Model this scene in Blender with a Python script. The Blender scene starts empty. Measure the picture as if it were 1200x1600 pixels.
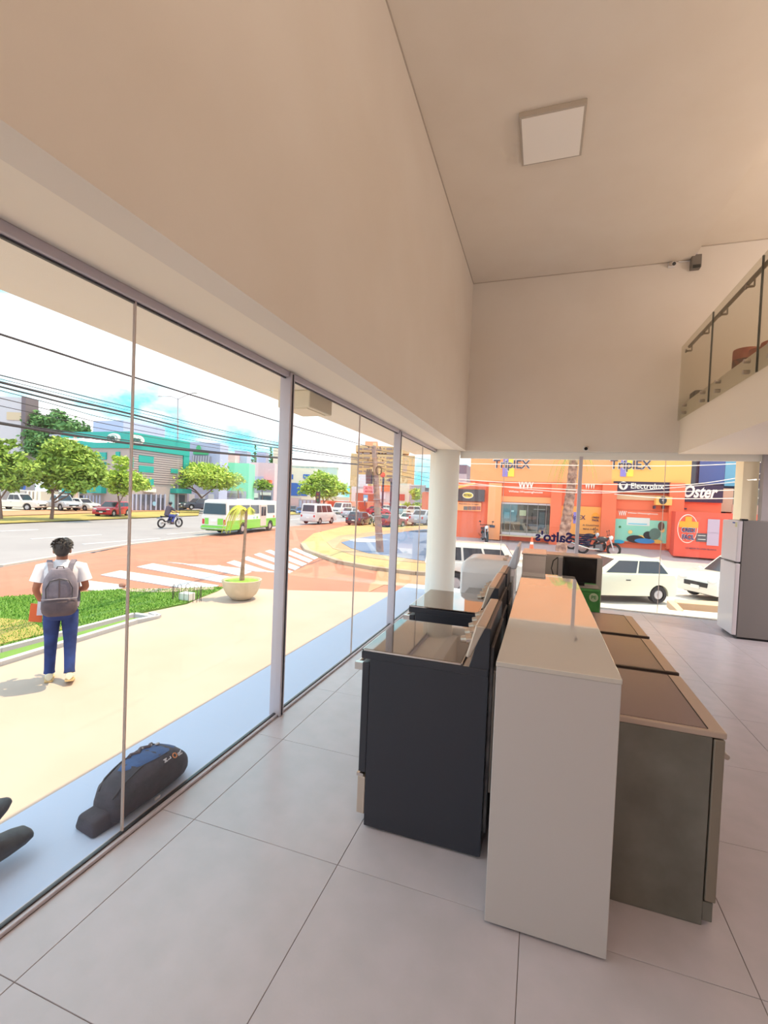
import bpy, bmesh, math, random
from mathutils import Vector, Matrix
random.seed(7)
D = bpy.data; S = bpy.context.scene; C = S.collection
R = math.radians

# ---------------------------------------------------------------- camera
F_PX = 726.6
YAW, PIT, ROLL = .325916, -.028467, .040612
cy_, sy_, cp_, sp_ = math.cos(YAW), math.sin(YAW), math.cos(PIT), math.sin(PIT)
FW = Vector((-sy_*cp_, cy_*cp_, sp_)); R0 = Vector((cy_, sy_, 0)); U0 = R0.cross(FW)
RT = math.cos(ROLL)*R0 + math.sin(ROLL)*U0
UP = -math.sin(ROLL)*R0 + math.cos(ROLL)*U0
EYE = Vector((0, 0, 1.8))
cam = D.objects.new('camera', D.cameras.new('camera')); C.objects.link(cam)
cam.matrix_world = Matrix(((RT.x, UP.x, -FW.x, EYE.x), (RT.y, UP.y, -FW.y, EYE.y), (RT.z, UP.z, -FW.z, EYE.z), (0, 0, 0, 1)))
cam.data.sensor_fit = 'VERTICAL'; cam.data.sensor_height = 24.0
cam.data.lens = 24.0*F_PX/1600.0; cam.data.clip_start = .05; cam.data.clip_end = 1500
S.camera = cam

# ---------------------------------------------------------------- world, sun, exposure
S.view_settings.view_transform = 'Standard'; S.view_settings.look = 'None'
S.view_settings.gamma = 1; S.view_settings.use_curve_mapping = False
S.view_settings.exposure = 1.14
SKY_STRENGTH = 0.92
SUN_STRENGTH = 2.5
w = D.worlds.new('sky'); S.world = w; w.use_nodes = True
nt = w.node_tree; N = nt.nodes; LK = nt.links; N.clear()
out = N.new('ShaderNodeOutputWorld'); bg = N.new('ShaderNodeBackground'); LK.new(bg.outputs[0], out.inputs[0])
tc = N.new('ShaderNodeTexCoord')
mp = N.new('ShaderNodeMapping'); LK.new(tc.outputs['Generated'], mp.inputs[0]); mp.inputs['Scale'].default_value = (1, 1, 2.2)
mp.inputs['Location'].default_value = (.35, .1, .12)
nz = N.new('ShaderNodeTexNoise'); LK.new(mp.outputs[0], nz.inputs['Vector'])
nz.inputs['Scale'].default_value = 3.6; nz.inputs['Detail'].default_value = 9; nz.inputs['Roughness'].default_value = .55
cr = N.new('ShaderNodeValToRGB'); LK.new(nz.outputs['Fac'], cr.inputs[0])
cr.color_ramp.elements[0].position = .40; cr.color_ramp.elements[0].color = (.16, .70, .88, 1)
cr.color_ramp.elements[1].position = .53; cr.color_ramp.elements[1].color = (1.0, 1.0, 1.0, 1)
e = cr.color_ramp.elements.new(.46); e.color = (.55, .88, .97, 1)
LK.new(cr.outputs[0], bg.inputs[0]); bg.inputs[1].default_value = SKY_STRENGTH
sun = D.objects.new('sun', D.lights.new('sun', 'SUN')); C.objects.link(sun)
KX, KY = .25, .20                       # shadow shift per metre of height, towards -x and -y
sun.rotation_euler = Vector((KX, KY, 1)).to_track_quat('Z', 'Y').to_euler()
sun.data.energy = SUN_STRENGTH; sun.data.color = (1, .79, .48); sun.data.angle = R(.6)

# ---------------------------------------------------------------- pixel helpers (1200 x 1600 frame)
def ray(px, py): return (px-600)/F_PX*RT - (py-800)/F_PX*UP + FW
def onz(px, py, z):
    d = ray(px, py); return EYE + d*((z-1.8)/d.z)
def onx(px, py, x):
    d = ray(px, py); return EYE + d*(x/d.x)
def ony(px, py, y):
    d = ray(px, py); return EYE + d*(y/d.y)
AV = Vector((-math.sin(R(9)), math.cos(R(9)), 0))      # direction of the avenue
AN = Vector((-math.cos(R(9)), -math.sin(R(9)), 0))     # away from the building, across the avenue
ZP, ZR = -.6, -1.3                                      # plaza level, street level
def gz(x, y):
    d = x*AN.x + y*AN.y
    t = max((d-10.5)/7.2, (y-12.3)/4.0)
    return ZP + (ZR-ZP)*min(1, max(0, t))
def G(px, py, off=0):
    d = ray(px, py)
    a, b = .5, 900.
    for _ in range(50):
        m = (a+b)/2; p = EYE + d*m
        if p.z > gz(p.x, p.y): a = m
        else: b = m
    p = EYE + d*a; p.z += off; return p

# ---------------------------------------------------------------- materials
def lin(c):
    return tuple((v/255/12.92 if v/255 <= .04045 else ((v/255+.055)/1.055)**2.4) for v in c) + (1,)
MATS = {}
def mat(name, rgb, rough=.6, metal=0, spec=.5, noise=None, rgb2=None, bump=0, bscale=60, coat=0, emit=0, island=False, tscale=(1, 1, 1)):
    if name in MATS: return MATS[name]
    m = D.materials.new(name); m.use_nodes = True; MATS[name] = m
    n = m.node_tree.nodes; l = m.node_tree.links; p = n['Principled BSDF']
    p.inputs['Base Color'].default_value = lin(rgb); p.inputs['Roughness'].default_value = rough
    p.inputs['Metallic'].default_value = metal; p.inputs['Specular IOR Level'].default_value = spec
    p.inputs['Coat Weight'].default_value = coat
    m.diffuse_color = lin(rgb)
    if emit:
        p.inputs['Emission Color'].default_value = lin(rgb); p.inputs['Emission Strength'].default_value = emit
    t = n.new('ShaderNodeTexCoord'); mpn = n.new('ShaderNodeMapping'); l.new(t.outputs['Object'], mpn.inputs[0])
    mpn.inputs['Scale'].default_value = tscale
    if rgb2:
        mx = n.new('ShaderNodeMix'); mx.data_type = 'RGBA'
        mx.inputs[6].default_value = lin(rgb); mx.inputs[7].default_value = lin(rgb2)
        if island:
            g = n.new('ShaderNodeNewGeometry'); l.new(g.outputs['Random Per Island'], mx.inputs[0])
        else:
            q = n.new('ShaderNodeTexNoise'); q.inputs['Scale'].default_value = noise or 5; q.inputs['Detail'].default_value = 5
            l.new(mpn.outputs[0], q.inputs['Vector'])
            rp = n.new('ShaderNodeValToRGB'); rp.color_ramp.elements[0].position = .35; rp.color_ramp.elements[1].position = .65
            l.new(q.outputs['Fac'], rp.inputs[0]); l.new(rp.outputs[0], mx.inputs[0])
        l.new(mx.outputs[2], p.inputs['Base Color'])
    if bump:
        q = n.new('ShaderNodeTexNoise'); q.inputs['Scale'].default_value = bscale; q.inputs['Detail'].default_value = 3
        l.new(mpn.outputs[0], q.inputs['Vector'])
        b = n.new('ShaderNodeBump'); b.inputs['Strength'].default_value = bump; b.inputs['Distance'].default_value = .01
        l.new(q.outputs['Fac'], b.inputs['Height']); l.new(b.outputs[0], p.inputs['Normal'])
    return m
def glass_mat(name, tint=(1, 1, 1), base=.035, edge=.5):
    m = D.materials.new(name); m.use_nodes = True; MATS[name] = m
    n = m.node_tree.nodes; l = m.node_tree.links; n.clear()
    o = n.new('ShaderNodeOutputMaterial'); mx = n.new('ShaderNodeMixShader'); tr = n.new('ShaderNodeBsdfTransparent'); gl = n.new('ShaderNodeBsdfGlossy')
    tr.inputs[0].default_value = (*tint, 1); gl.inputs['Roughness'].default_value = .0
    lw = n.new('ShaderNodeLayerWeight'); lw.inputs[0].default_value = .5
    pw = n.new('ShaderNodeMath'); pw.operation = 'POWER'; pw.inputs[1].default_value = 5; l.new(lw.outputs['Facing'], pw.inputs[0])
    ma = n.new('ShaderNodeMath'); ma.operation = 'MULTIPLY_ADD'; ma.inputs[1].default_value = edge; ma.inputs[2].default_value = base
    l.new(pw.outputs[0], ma.inputs[0]); l.new(ma.outputs[0], mx.inputs[0])
    l.new(tr.outputs[0], mx.inputs[1]); l.new(gl.outputs[0], mx.inputs[2]); l.new(mx.outputs[0], o.inputs[0])
    return m

# ---------------------------------------------------------------- mesh builder
class MB:
    def __init__(s): s.v = []; s.f = []
    def add(s, vs, fs):
        o = len(s.v); s.v += [tuple(v) for v in vs]; s.f += [tuple(i+o for i in f) for f in fs]; return s
    def bx(s, x0, x1, y0, y1, z0, z1):
        return s.add([(x0,y0,z0),(x1,y0,z0),(x1,y1,z0),(x0,y1,z0),(x0,y0,z1),(x1,y0,z1),(x1,y1,z1),(x0,y1,z1)],
                     [(0,3,2,1),(4,5,6,7),(0,1,5,4),(1,2,6,5),(2,3,7,6),(3,0,4,7)])
    def hexa(s, p):      # 8 points, bottom ring then top ring
        return s.add(p, [(0,3,2,1),(4,5,6,7),(0,1,5,4),(1,2,6,5),(2,3,7,6),(3,0,4,7)])
    def quad(s, a, b, c, d): return s.add([a, b, c, d], [(0, 1, 2, 3)])
    def plate(s, a, b, c, d, t):        # quad with thickness t along its normal
        a, b, c, d = map(Vector, (a, b, c, d)); n = (b-a).cross(d-a).normalized()*t
        return s.add([a, b, c, d, a+n, b+n, c+n, d+n], [(0,3,2,1),(4,5,6,7),(0,1,5,4),(1,2,6,5),(2,3,7,6),(3,0,4,7)])
    def cyl(s, p0, p1, r0, r1=None, n=12, caps=True):
        r1 = r0 if r1 is None else r1
        p0, p1 = Vector(p0), Vector(p1); z = (p1-p0).normalized()
        a = z.orthogonal().normalized(); b = z.cross(a)
        vs = []
        for p, r in ((p0, r0), (p1, r1)):
            for i in range(n):
                t = 2*math.pi*i/n; vs.append(p + (a*math.cos(t)+b*math.sin(t))*r)
        fs = [(i, (i+1) % n, n+(i+1) % n, n+i) for i in range(n)]
        if caps: fs += [tuple(range(n-1, -1, -1)), tuple(range(n, 2*n))]
        return s.add(vs, fs)
    def tube(s, pts, r, n=6):
        pts = [Vector(p) for p in pts]; rr = r if isinstance(r, (list, tuple)) else [r]*len(pts)
        vs = []; ref = None
        for i, p in enumerate(pts):
            d = (pts[min(i+1, len(pts)-1)] - pts[max(i-1, 0)]).normalized()
            if ref is None: ref = d.orthogonal().normalized()
            a = (ref - d*ref.dot(d)).normalized(); ref = a; b = d.cross(a)
            for k in range(n):
                t = 2*math.pi*k/n; vs.append(p + (a*math.cos(t)+b*math.sin(t))*rr[i])
        fs = []
        for i in range(len(pts)-1):
            for k in range(n): fs.append((i*n+k, i*n+(k+1) % n, (i+1)*n+(k+1) % n, (i+1)*n+k))
        fs += [tuple(range(n-1, -1, -1)), tuple(range((len(pts)-1)*n, len(pts)*n))]
        return s.add(vs, fs)
    def loft(s, rings, closed=True):     # rings of equal point counts
        n = len(rings[0]); vs = [p for r in rings for p in r]; fs = []
        for i in range(len(rings)-1):
            for k in range(n): fs.append((i*n+k, i*n+(k+1) % n, (i+1)*n+(k+1) % n, (i+1)*n+k))
        if closed: fs += [tuple(range(n-1, -1, -1)), tuple(range((len(rings)-1)*n, len(rings)*n))]
        return s.add(vs, fs)
    def ell(s, c, r, n=14, m=9):         # ellipsoid
        vs = [(c[0], c[1], c[2]-r[2])]
        for j in range(1, m):
            ph = -math.pi/2+math.pi*j/m
            for i in range(n):
                t = 2*math.pi*i/n
                vs.append((c[0]+r[0]*math.cos(ph)*math.cos(t), c[1]+r[1]*math.cos(ph)*math.sin(t), c[2]+r[2]*math.sin(ph)))
        vs.append((c[0], c[1], c[2]+r[2])); L = len(vs)-1
        fs = [(0, 1+(i+1) % n, 1+i) for i in range(n)]
        for j in range(m-2):
            for i in range(n): fs.append((1+j*n+i, 1+j*n+(i+1) % n, 1+(j+1)*n+(i+1) % n, 1+(j+1)*n+i))
        fs += [(1+(m-2)*n+i, 1+(m-2)*n+(i+1) % n, L) for i in range(n)]
        return s.add(vs, fs)
    def prism(s, poly, v):               # polygon swept along v
        v = Vector(v); n = len(poly); p = [Vector(q) for q in poly]
        return s.add(p+[q+v for q in p], [tuple(range(n-1, -1, -1)), tuple(range(n, 2*n))]+[(i, (i+1) % n, n+(i+1) % n, n+i) for i in range(n)])
    def lathe(s, prof, n=24, c=(0, 0, 0)):
        vs = []
        for r, z in prof:
            for i in range(n):
                t = 2*math.pi*i/n; vs.append((c[0]+r*math.cos(t), c[1]+r*math.sin(t), c[2]+z))
        fs = []
        for j in range(len(prof)-1):
            for i in range(n): fs.append((j*n+i, j*n+(i+1) % n, (j+1)*n+(i+1) % n, (j+1)*n+i))
        return s.add(vs, fs)
    def xf(s, M):
        s.v = [tuple(M @ Vector(v)) for v in s.v]; return s
    def mesh(s, name, m, smooth=False, bevel=0, seg=2):
        me = D.meshes.new(name); me.from_pydata(s.v, [], s.f)
        bm = bmesh.new(); bm.from_mesh(me)
        bmesh.ops.recalc_face_normals(bm, faces=bm.faces)
        if bevel:
            es = [e for e in bm.edges if len(e.link_faces) == 2 and e.calc_face_angle(0) > .5]
            bmesh.ops.bevel(bm, geom=es, offset=bevel, segments=seg, affect='EDGES', profile=.5, clamp_overlap=True)
        bm.to_mesh(me); bm.free()
        me.materials.append(m)
        if smooth:
            me.polygons.foreach_set('use_smooth', [True]*len(me.polygons))
            try: me.set_sharp_from_angle(angle=R(40))
            except Exception: pass
        return me
    def build(s, name, m, parent=None, smooth=False, bevel=0, seg=2, world=False, label=None):
        o = D.objects.new(name, s.mesh(name, m, smooth, bevel, seg)); C.objects.link(o)
        if parent is not None:
            o.parent = parent
            if world: o.matrix_parent_inverse = pm(parent).inverted()
        if label: o['label'] = label
        return o
def pm(o):
    M = Matrix.LocRotScale(o.location, o.rotation_euler, o.scale)
    return pm(o.parent) @ o.matrix_parent_inverse @ M if o.parent else M
def thing(name, label, cat, loc=(0, 0, 0), rz=0, group=None):
    o = D.objects.new(name, None); C.objects.link(o); o.empty_display_size = .2
    o.location = loc; o.rotation_euler = (0, 0, rz); o['label'] = label; o['category'] = cat
    if group: o['group'] = group
    return o
def tag(o, label, cat, group=None, kind=None):
    o['label'] = label; o['category'] = cat
    if group: o['group'] = group
    if kind: o['kind'] = kind
    return o
def struct(o, label=None, cat=None):
    o['kind'] = 'structure'
    if label: o['label'] = label
    if cat: o['category'] = cat
    return o
def copy_tree(o, parent=None, **kw):
    c = o.copy(); C.objects.link(c); c.parent = parent
    for ch in list(o.children): copy_tree(ch, c)
    for k, v in kw.items(): c[k] = v
    return c
def text(name, s, m, parent, M, size, ext=.004, bold=0., world=False, align='CENTER', shear=0, sx=1., mirror=False):
    cu = D.curves.new(name, 'FONT'); cu.body = s; cu.size = size; cu.extrude = ext; cu.offset = bold
    cu.align_x = align; cu.align_y = 'CENTER'; cu.shear = shear; cu.resolution_u = 3
    t = D.objects.new(name, cu); C.objects.link(t); bpy.context.view_layer.update()
    me = D.meshes.new_from_object(t.evaluated_get(bpy.context.evaluated_depsgraph_get())); D.objects.remove(t); D.curves.remove(cu)
    me.transform(M @ Matrix.Diagonal((-sx if mirror else sx, 1, 1, 1)))
    if mirror: me.flip_normals()
    me.materials.clear(); me.materials.append(m)
    o = D.objects.new(name, me); C.objects.link(o)
    if parent is not None:
        o.parent = parent
        if world: o.matrix_parent_inverse = pm(parent).inverted()
    return o
def frame(o, x, y):      # matrix from origin + x axis + y axis (z = x cross y)
    x = Vector(x).normalized(); y = Vector(y).normalized(); z = x.cross(y); o = Vector(o)
    return Matrix(((x.x, y.x, z.x, o.x), (x.y, y.y, z.y, o.y), (x.z, y.z, z.z, o.z), (0, 0, 0, 1)))

# ---------------------------------------------------------------- the room's materials
M_ceil = mat('ceiling_paint', (238, 225, 209), .9, rgb2=(235, 221, 204), noise=1.5, bump=.05, bscale=200)
M_wall = mat('wall_paint', (234, 223, 211), .9, rgb2=(231, 219, 206), noise=1.2, bump=.05, bscale=200)
M_soff = mat('soffit_paint', (246, 234, 218), .9)
M_tile = mat('porcelain_tile', (206, 195, 201), .27, spec=.5, rgb2=(199, 190, 195), noise=6, bump=.03, bscale=90)
M_grout = mat('grout', (140, 128, 124), .9)
M_alu = mat('brushed_aluminium', (204, 194, 202), .4, .15)
M_aludk = mat('dark_gasket', (60, 58, 62), .5)
M_glass = glass_mat('window_glass')
M_glassg = glass_mat('balustrade_glass', (.89, .88, .83), .03, .35)
M_white = mat('white_enamel', (225, 222, 222), .3)
M_steel = mat('stainless_steel', (190, 180, 172), .3, .85)
M_black = mat('black_plastic', (24, 24, 27), .4)
M_chrome = mat('chrome', (215, 205, 198), .12, 1)

# ================================================================ STRUCTURE
ZC = 5.956; XW = -1.43; XG = -1.975; YB = 8.98; YG = 9.12
fl = struct(MB().bx(XG, 8, -1.7, 9.2, -.12, -.004).build('floor', M_grout))
xs = [XG+.03, -1.722] + [-1.722+.86*i for i in range(1, 12)]
ys = [-1.62+.92*i for i in range(12)] + [9.1]
tile_me = {}
for i in range(len(xs)-1):
    for j in range(len(ys)-1):
        wx, wy = xs[i+1]-xs[i]-.003, ys[j+1]-ys[j]-.003
        k = (round(wx, 3), round(wy, 3))
        if k not in tile_me: tile_me[k] = MB().bx(0, wx, 0, wy, -.006, 0).mesh('tile', M_tile, bevel=.0012, seg=1)
        o = D.objects.new('tile', tile_me[k]); C.objects.link(o); o.parent = fl; o.location = (xs[i]+.0015, ys[j]+.0015, random.uniform(-.0004, .0))
struct(MB().bx(XW-.2, 2.17, -3, YB+.2, ZC, ZC+.1).build('ceiling', M_ceil))
struct(MB().bx(2.17, 8, -3, YB+.2, 6.16, 6.26).bx(2.17, 2.23, -3, YB, ZC+.1, 6.16).build('ceiling', M_ceil))
struct(MB().bx(XW-.17, XW, -3, YB+.14, 2.78, ZC).build('wall_left', M_wall))
struct(MB().bx(XW, 8, YB, YB+.14, 2.78, 6.2).build('wall_back', M_wall))
struct(MB().bx(-2.65, XW-.17, -3, 9.75, 2.78, 2.9).bx(XW-.17, 8, YB+.14, 9.75, 2.78, 2.9).build('trim_1', M_soff), 'cream soffit slab overhanging outside above the shop glazing', 'soffit')
# thin shadow joint where wall and ceiling meet
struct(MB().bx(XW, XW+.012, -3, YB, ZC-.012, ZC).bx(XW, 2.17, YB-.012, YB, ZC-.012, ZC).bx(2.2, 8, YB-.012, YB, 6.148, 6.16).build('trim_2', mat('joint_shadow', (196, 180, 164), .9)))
# mezzanine floor
struct(MB().bx(2.125, 8, -3, YB, 2.75, 3.56).build('trim_3', M_soff), 'cream mezzanine floor slab edge under the glass balustrade', 'mezzanine slab')
# right end: lit pillar and grey wall beyond the glazing
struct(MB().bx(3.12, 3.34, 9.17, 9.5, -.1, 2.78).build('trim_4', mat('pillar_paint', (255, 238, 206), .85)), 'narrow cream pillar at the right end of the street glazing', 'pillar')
struct(MB().bx(XG, 8, -3.1, -3, 0, 6.2).build('wall_rear', M_wall)); struct(MB().bx(8, 8.1, -3, 9.14, 0, 6.2).build('wall_right', M_wall)); struct(MB().bx(XG-.1, 8, -3, -1.7, -.12, 0).build('trim_14', M_tile))
struct(MB().bx(3.34, 8, 9.0, 9.14, 0, 2.78).build('wall_street', mat('grey_paint', (176, 168, 170), .85)))
col = struct(MB().lathe([(.285, 0), (.285, 2.8)], 48, (-1.83, 9.0, 0)).build('column', mat('column_paint', (240, 234, 224), .7), smooth=True), 'round white column at the corner of the two glazed walls', 'column')

# glazing: each bay one window
def pane(parent, x0, x1, y0, y1, z0=.03, z1=2.74):
    return MB().bx(x0, x1, y0, y1, z0, z1).build('glass_pane', M_glass, parent)
M_seam = mat('silicone_joint', (226, 205, 196), .3)
bays = [(-2.74, .28, -1.2), (.28, 3.3, 1.82), (3.3, 6.33, 4.87), (6.33, 8.78, 7.78)]
for k, (a, b, s) in enumerate(bays):
    wn = struct(MB().bx(XG-.03, XG+.03, a, b, 2.735, 2.78).bx(XG-.028, XG+.032, a, b, 0, .018).build('window_%d' % (k+1), M_alu, bevel=.003, seg=1))
    MB().bx(XG-.012, XG+.004, a, b, 2.725, 2.735).bx(XG-.010, XG+.010, a, b, .018, .026).build('gasket', M_aludk, wn)
    pane(wn, XG-.006, XG+.006, a+.02, s-.004); pane(wn, XG-.006, XG+.006, s+.004, b-.02)
    MB().bx(XG-.007, XG+.007, s-.004, s+.004, .03, 2.735).build('pane_joint', M_seam, wn)
def mullion(name, x, y, along='y'):
    t = struct(MB().bx(x-.05, x+.05, y-.03, y-.006, 0, 2.77).bx(x-.05, x+.05, y+.006, y+.03, 0, 2.77).bx(x-.035, x+.035, y-.006, y+.006, 0, 2.77).build(name, M_alu, bevel=.004, seg=1))
    MB().bx(x-.055, x+.055, y-.004, y+.004, .01, 2.76).build('gasket', M_aludk, t)
    return t
for k, y in enumerate((.28, 3.3, 6.33)):
    m_ = mullion('trim_%d' % (5+k), XG, y)
M_aluw = mat('white_aluminium', (250, 245, 235), .4)
for k, (a, b, s) in enumerate([(-1.55, .635, -.70), (.635, 3.34, 1.98)]):
    wn = struct(MB().bx(a, b, YG-.03, YG+.03, 2.65, 2.78).bx(a, b, YG-.028, YG+.028, 0, .018).build('window_%d' % (5+k), M_aluw, bevel=.003, seg=1))
    pane(wn, a+.02, s-.003, YG-.006, YG+.006, .03, 2.66); pane(wn, s+.003, b-.005, YG-.006, YG+.006, .03, 2.66)
    MB().bx(s-.004, s+.004, YG-.007, YG+.007, .02, 2.66).build('pane_joint', M_seam, wn)
struct(MB().bx(.605, .665, YG-.05, YG+.05, 0, 2.7).build('trim_8', M_alu, bevel=.004, seg=1))

# mezzanine balustrade
bal = thing('glass_balustrade', 'frameless glass balustrade with steel handrail along the mezzanine edge', 'balustrade', (2.1, 6, 3.3))
joints = [8.96, 7.46, 5.95, 4.44, 2.93, 1.42]
for a, b in zip(joints, joints[1:]):
    MB().bx(2.078, 2.094, b+.008, a-.008, 3.30, 4.52).build('glass_panel', M_glassg, bal, world=True)
    MB().bx(2.076, 2.096, b-.005, b+.006, 3.30, 4.52).build('panel_edge', mat('dark_glass_edge', (62, 66, 62), .3), bal, world=True)
    for y in (a-.3, b+.3):
        for z in (3.38, 3.5):
            MB().cyl((2.125, y, z), (2.062, y, z), .024, n=12).build('standoff_bolt', M_steel, bal, world=True, smooth=True)
    for y in (a-.32, b+.38):
        MB().cyl((2.072, y, 4.36), (2.15, y, 4.36), .014, n=8).cyl((2.15, y, 4.36), (2.15, y, 4.45), .010, n=8).cyl((2.064, y, 4.36), (2.078, y, 4.36), .03, n=12).build('rail_bracket', mat('rail_steel', (140, 128, 112), .4, .6), bal, world=True, smooth=True)
MB().cyl((2.15, 1.4, 4.47), (2.15, 8.78, 4.47), .025, n=12).build('handrail', mat('rail_steel', (140, 128, 112), .4, .6), bal, world=True, smooth=True)
# goods on the mezzanine
M_can = mat('red_carton', (176, 92, 70), .6, rgb2=(196, 120, 92), noise=9)
M_cand = mat('dark_print', (96, 70, 62), .6, rgb2=(160, 96, 76), noise=22)
for k, (y, h, x, lb) in enumerate([(7.25, .36, 2.42, 'red cylindrical carton nearest the glass joint on the mezzanine, dark print band'), (6.85, .24, 2.46, 'red carton second from the far end of the row on the mezzanine'),
                               (6.52, .22, 2.46, 'red carton third along the row behind the mezzanine glass'), (6.2, .24, 2.46, 'red carton fourth along the row behind the mezzanine glass'), (5.75, .32, 2.5, 'tall red carton seen at the right edge of the mezzanine glass')]):
    c_ = thing('carton', lb, 'carton', (x, y, 3.56), 0, 'cartons on the mezzanine')
    MB().lathe([(0, 0), (.14, 0), (.145, .01), (.145, h-.02), (.14, h), (0, h)], 20).build('body', M_can, c_, smooth=True)
    MB().lathe([(.146, h*.25), (.147, h*.26), (.147, h*.62), (.146, h*.63)], 20).build('print_band', M_cand, c_, smooth=True)
t = thing('speaker_box', 'small dark box on the mezzanine floor at the far end of the balustrade', 'box', (2.33, 8.72, 3.56))
MB().bx(-.12, .12, -.14, .14, 0, .16).build('body', mat('dark_box', (84, 78, 70), .6), t, bevel=.01)

# cameras and sensor
def bullet_cam(label, p, aim):
    t = thing('security_camera', label, 'camera', p)
    MB().bx(-.05, .05, .02, .05, -.04, .04).build('mount', M_white, t, bevel=.008)
    a = Vector(aim).normalized()
    MB().cyl(-a*.04, a*.09, .036, n=16).build('housing', mat('camera_white', (214, 200, 186), .4), t, smooth=True)
    MB().cyl(a*.088, a*.095, .028, n=16).build('lens', mat('lens_black', (26, 24, 26), .15), t, smooth=True)
    return t
bullet_cam('small white bullet camera high on the far wall just under the ceiling', (1.86, 8.93, 5.90), (.2, -1, -.45))
bullet_cam('small white bullet camera above the far glazing', (.70, 8.93, 2.84), (-.15, -1, -.25))
t = thing('motion_sensor', 'small grey box sensor hanging at the ceiling corner beside the camera', 'sensor', (2.2, 8.9, 5.9))
MB().bx(-.07, .07, -.05, .08, -.13, .08).build('housing', mat('sensor_grey', (126, 116, 106), .5), t, bevel=.01)
MB().bx(-.055, .055, -.056, -.03, -.135, -.09).build('lens', mat('sensor_dark', (58, 56, 50), .3), t)
MB().cyl((0, 0, .07), (0, 0, .26), .012).build('bracket', M_alu, t)
MB().tube([(-.07, .06, .03), (-.2, .06, .035), (-.24, .04, .03)], .008).build('cable', M_white, t)

# ceiling light panel
t = thing('ceiling_light', 'square white surface mounted light panel on the high ceiling, switched off', 'light', (-.09, 5.575, ZC))
MB().bx(-.335, .335, -.375, .375, -.055, 0).build('frame', mat('panel_frame', (190, 176, 160), .6), t, bevel=.004)
MB().bx(-.31, .31, -.35, .35, -.06, -.052).build('diffuser', mat('panel_diffuser', (254, 246, 236), .6), t)
# emergency light / box on the soffit outside
t = thing('soffit_box', 'cream rectangular box fitted under the soffit outside the second bay', 'light', (-2.24, 4.1, 2.78))
MB().bx(-.17, .17, -.24, .24, -.16, 0).build('housing', mat('cream_housing', (232, 216, 188), .7), t, bevel=.012)
MB().bx(-.12, .12, -.19, .19, -.166, -.158).build('lens', mat('cream_lens', (240, 226, 200), .5), t)

# shop-name lettering on the far glass, seen from behind
M_navy = mat('navy_vinyl', (44, 34, 96), .5)
t = thing('window_lettering', 'navy shop lettering with striped mark on the far glass, reversed from inside', 'lettering', (.3, 9.1, 1.2))
text('letters', "Salto's", M_navy, t, frame((.235, 9.105, 1.215), (1, 0, 0), (0, 0, 1)), .25, .002, .008, world=True, mirror=True)
for i in range(6):
    z = 1.11+.036*i
    x0 = .60+(.05 if i in (0, 5) else 0); x1 = .88-(.04 if i % 2 else 0)
    MB().bx(x0, x1, 9.104, 9.109, z, z+.018).build('stripe', M_navy, t, world=True)

# ================================================================ APPLIANCES
# white display counter
M_ctr = mat('glossy_white_laminate', (200, 190, 188), .5, spec=.35)
M_ctop = mat('polished_white_top', (206, 196, 188), .02, spec=.8, coat=.8)
t = thing('display_counter', 'tall white box counter running between the two rows of cookers', 'counter', (.09, 3.4, 0))
MB().bx(-.238, .238, -1.4, 1.36, .012, 1.115).build('body', M_ctr, t, bevel=.002, seg=1)
MB().bx(-.24, .24, -1.402, 1.36, 1.115, 1.135).build('top', M_ctop, t, bevel=.002, seg=1)
for a_, b_ in ((-.17, -1.35), (.17, -1.35), (-.17, 1.32), (.17, 1.32)): MB().bx(a_-.02, a_+.02, b_-.02, b_+.02, 0, .012).build('foot', M_black, t)

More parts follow.
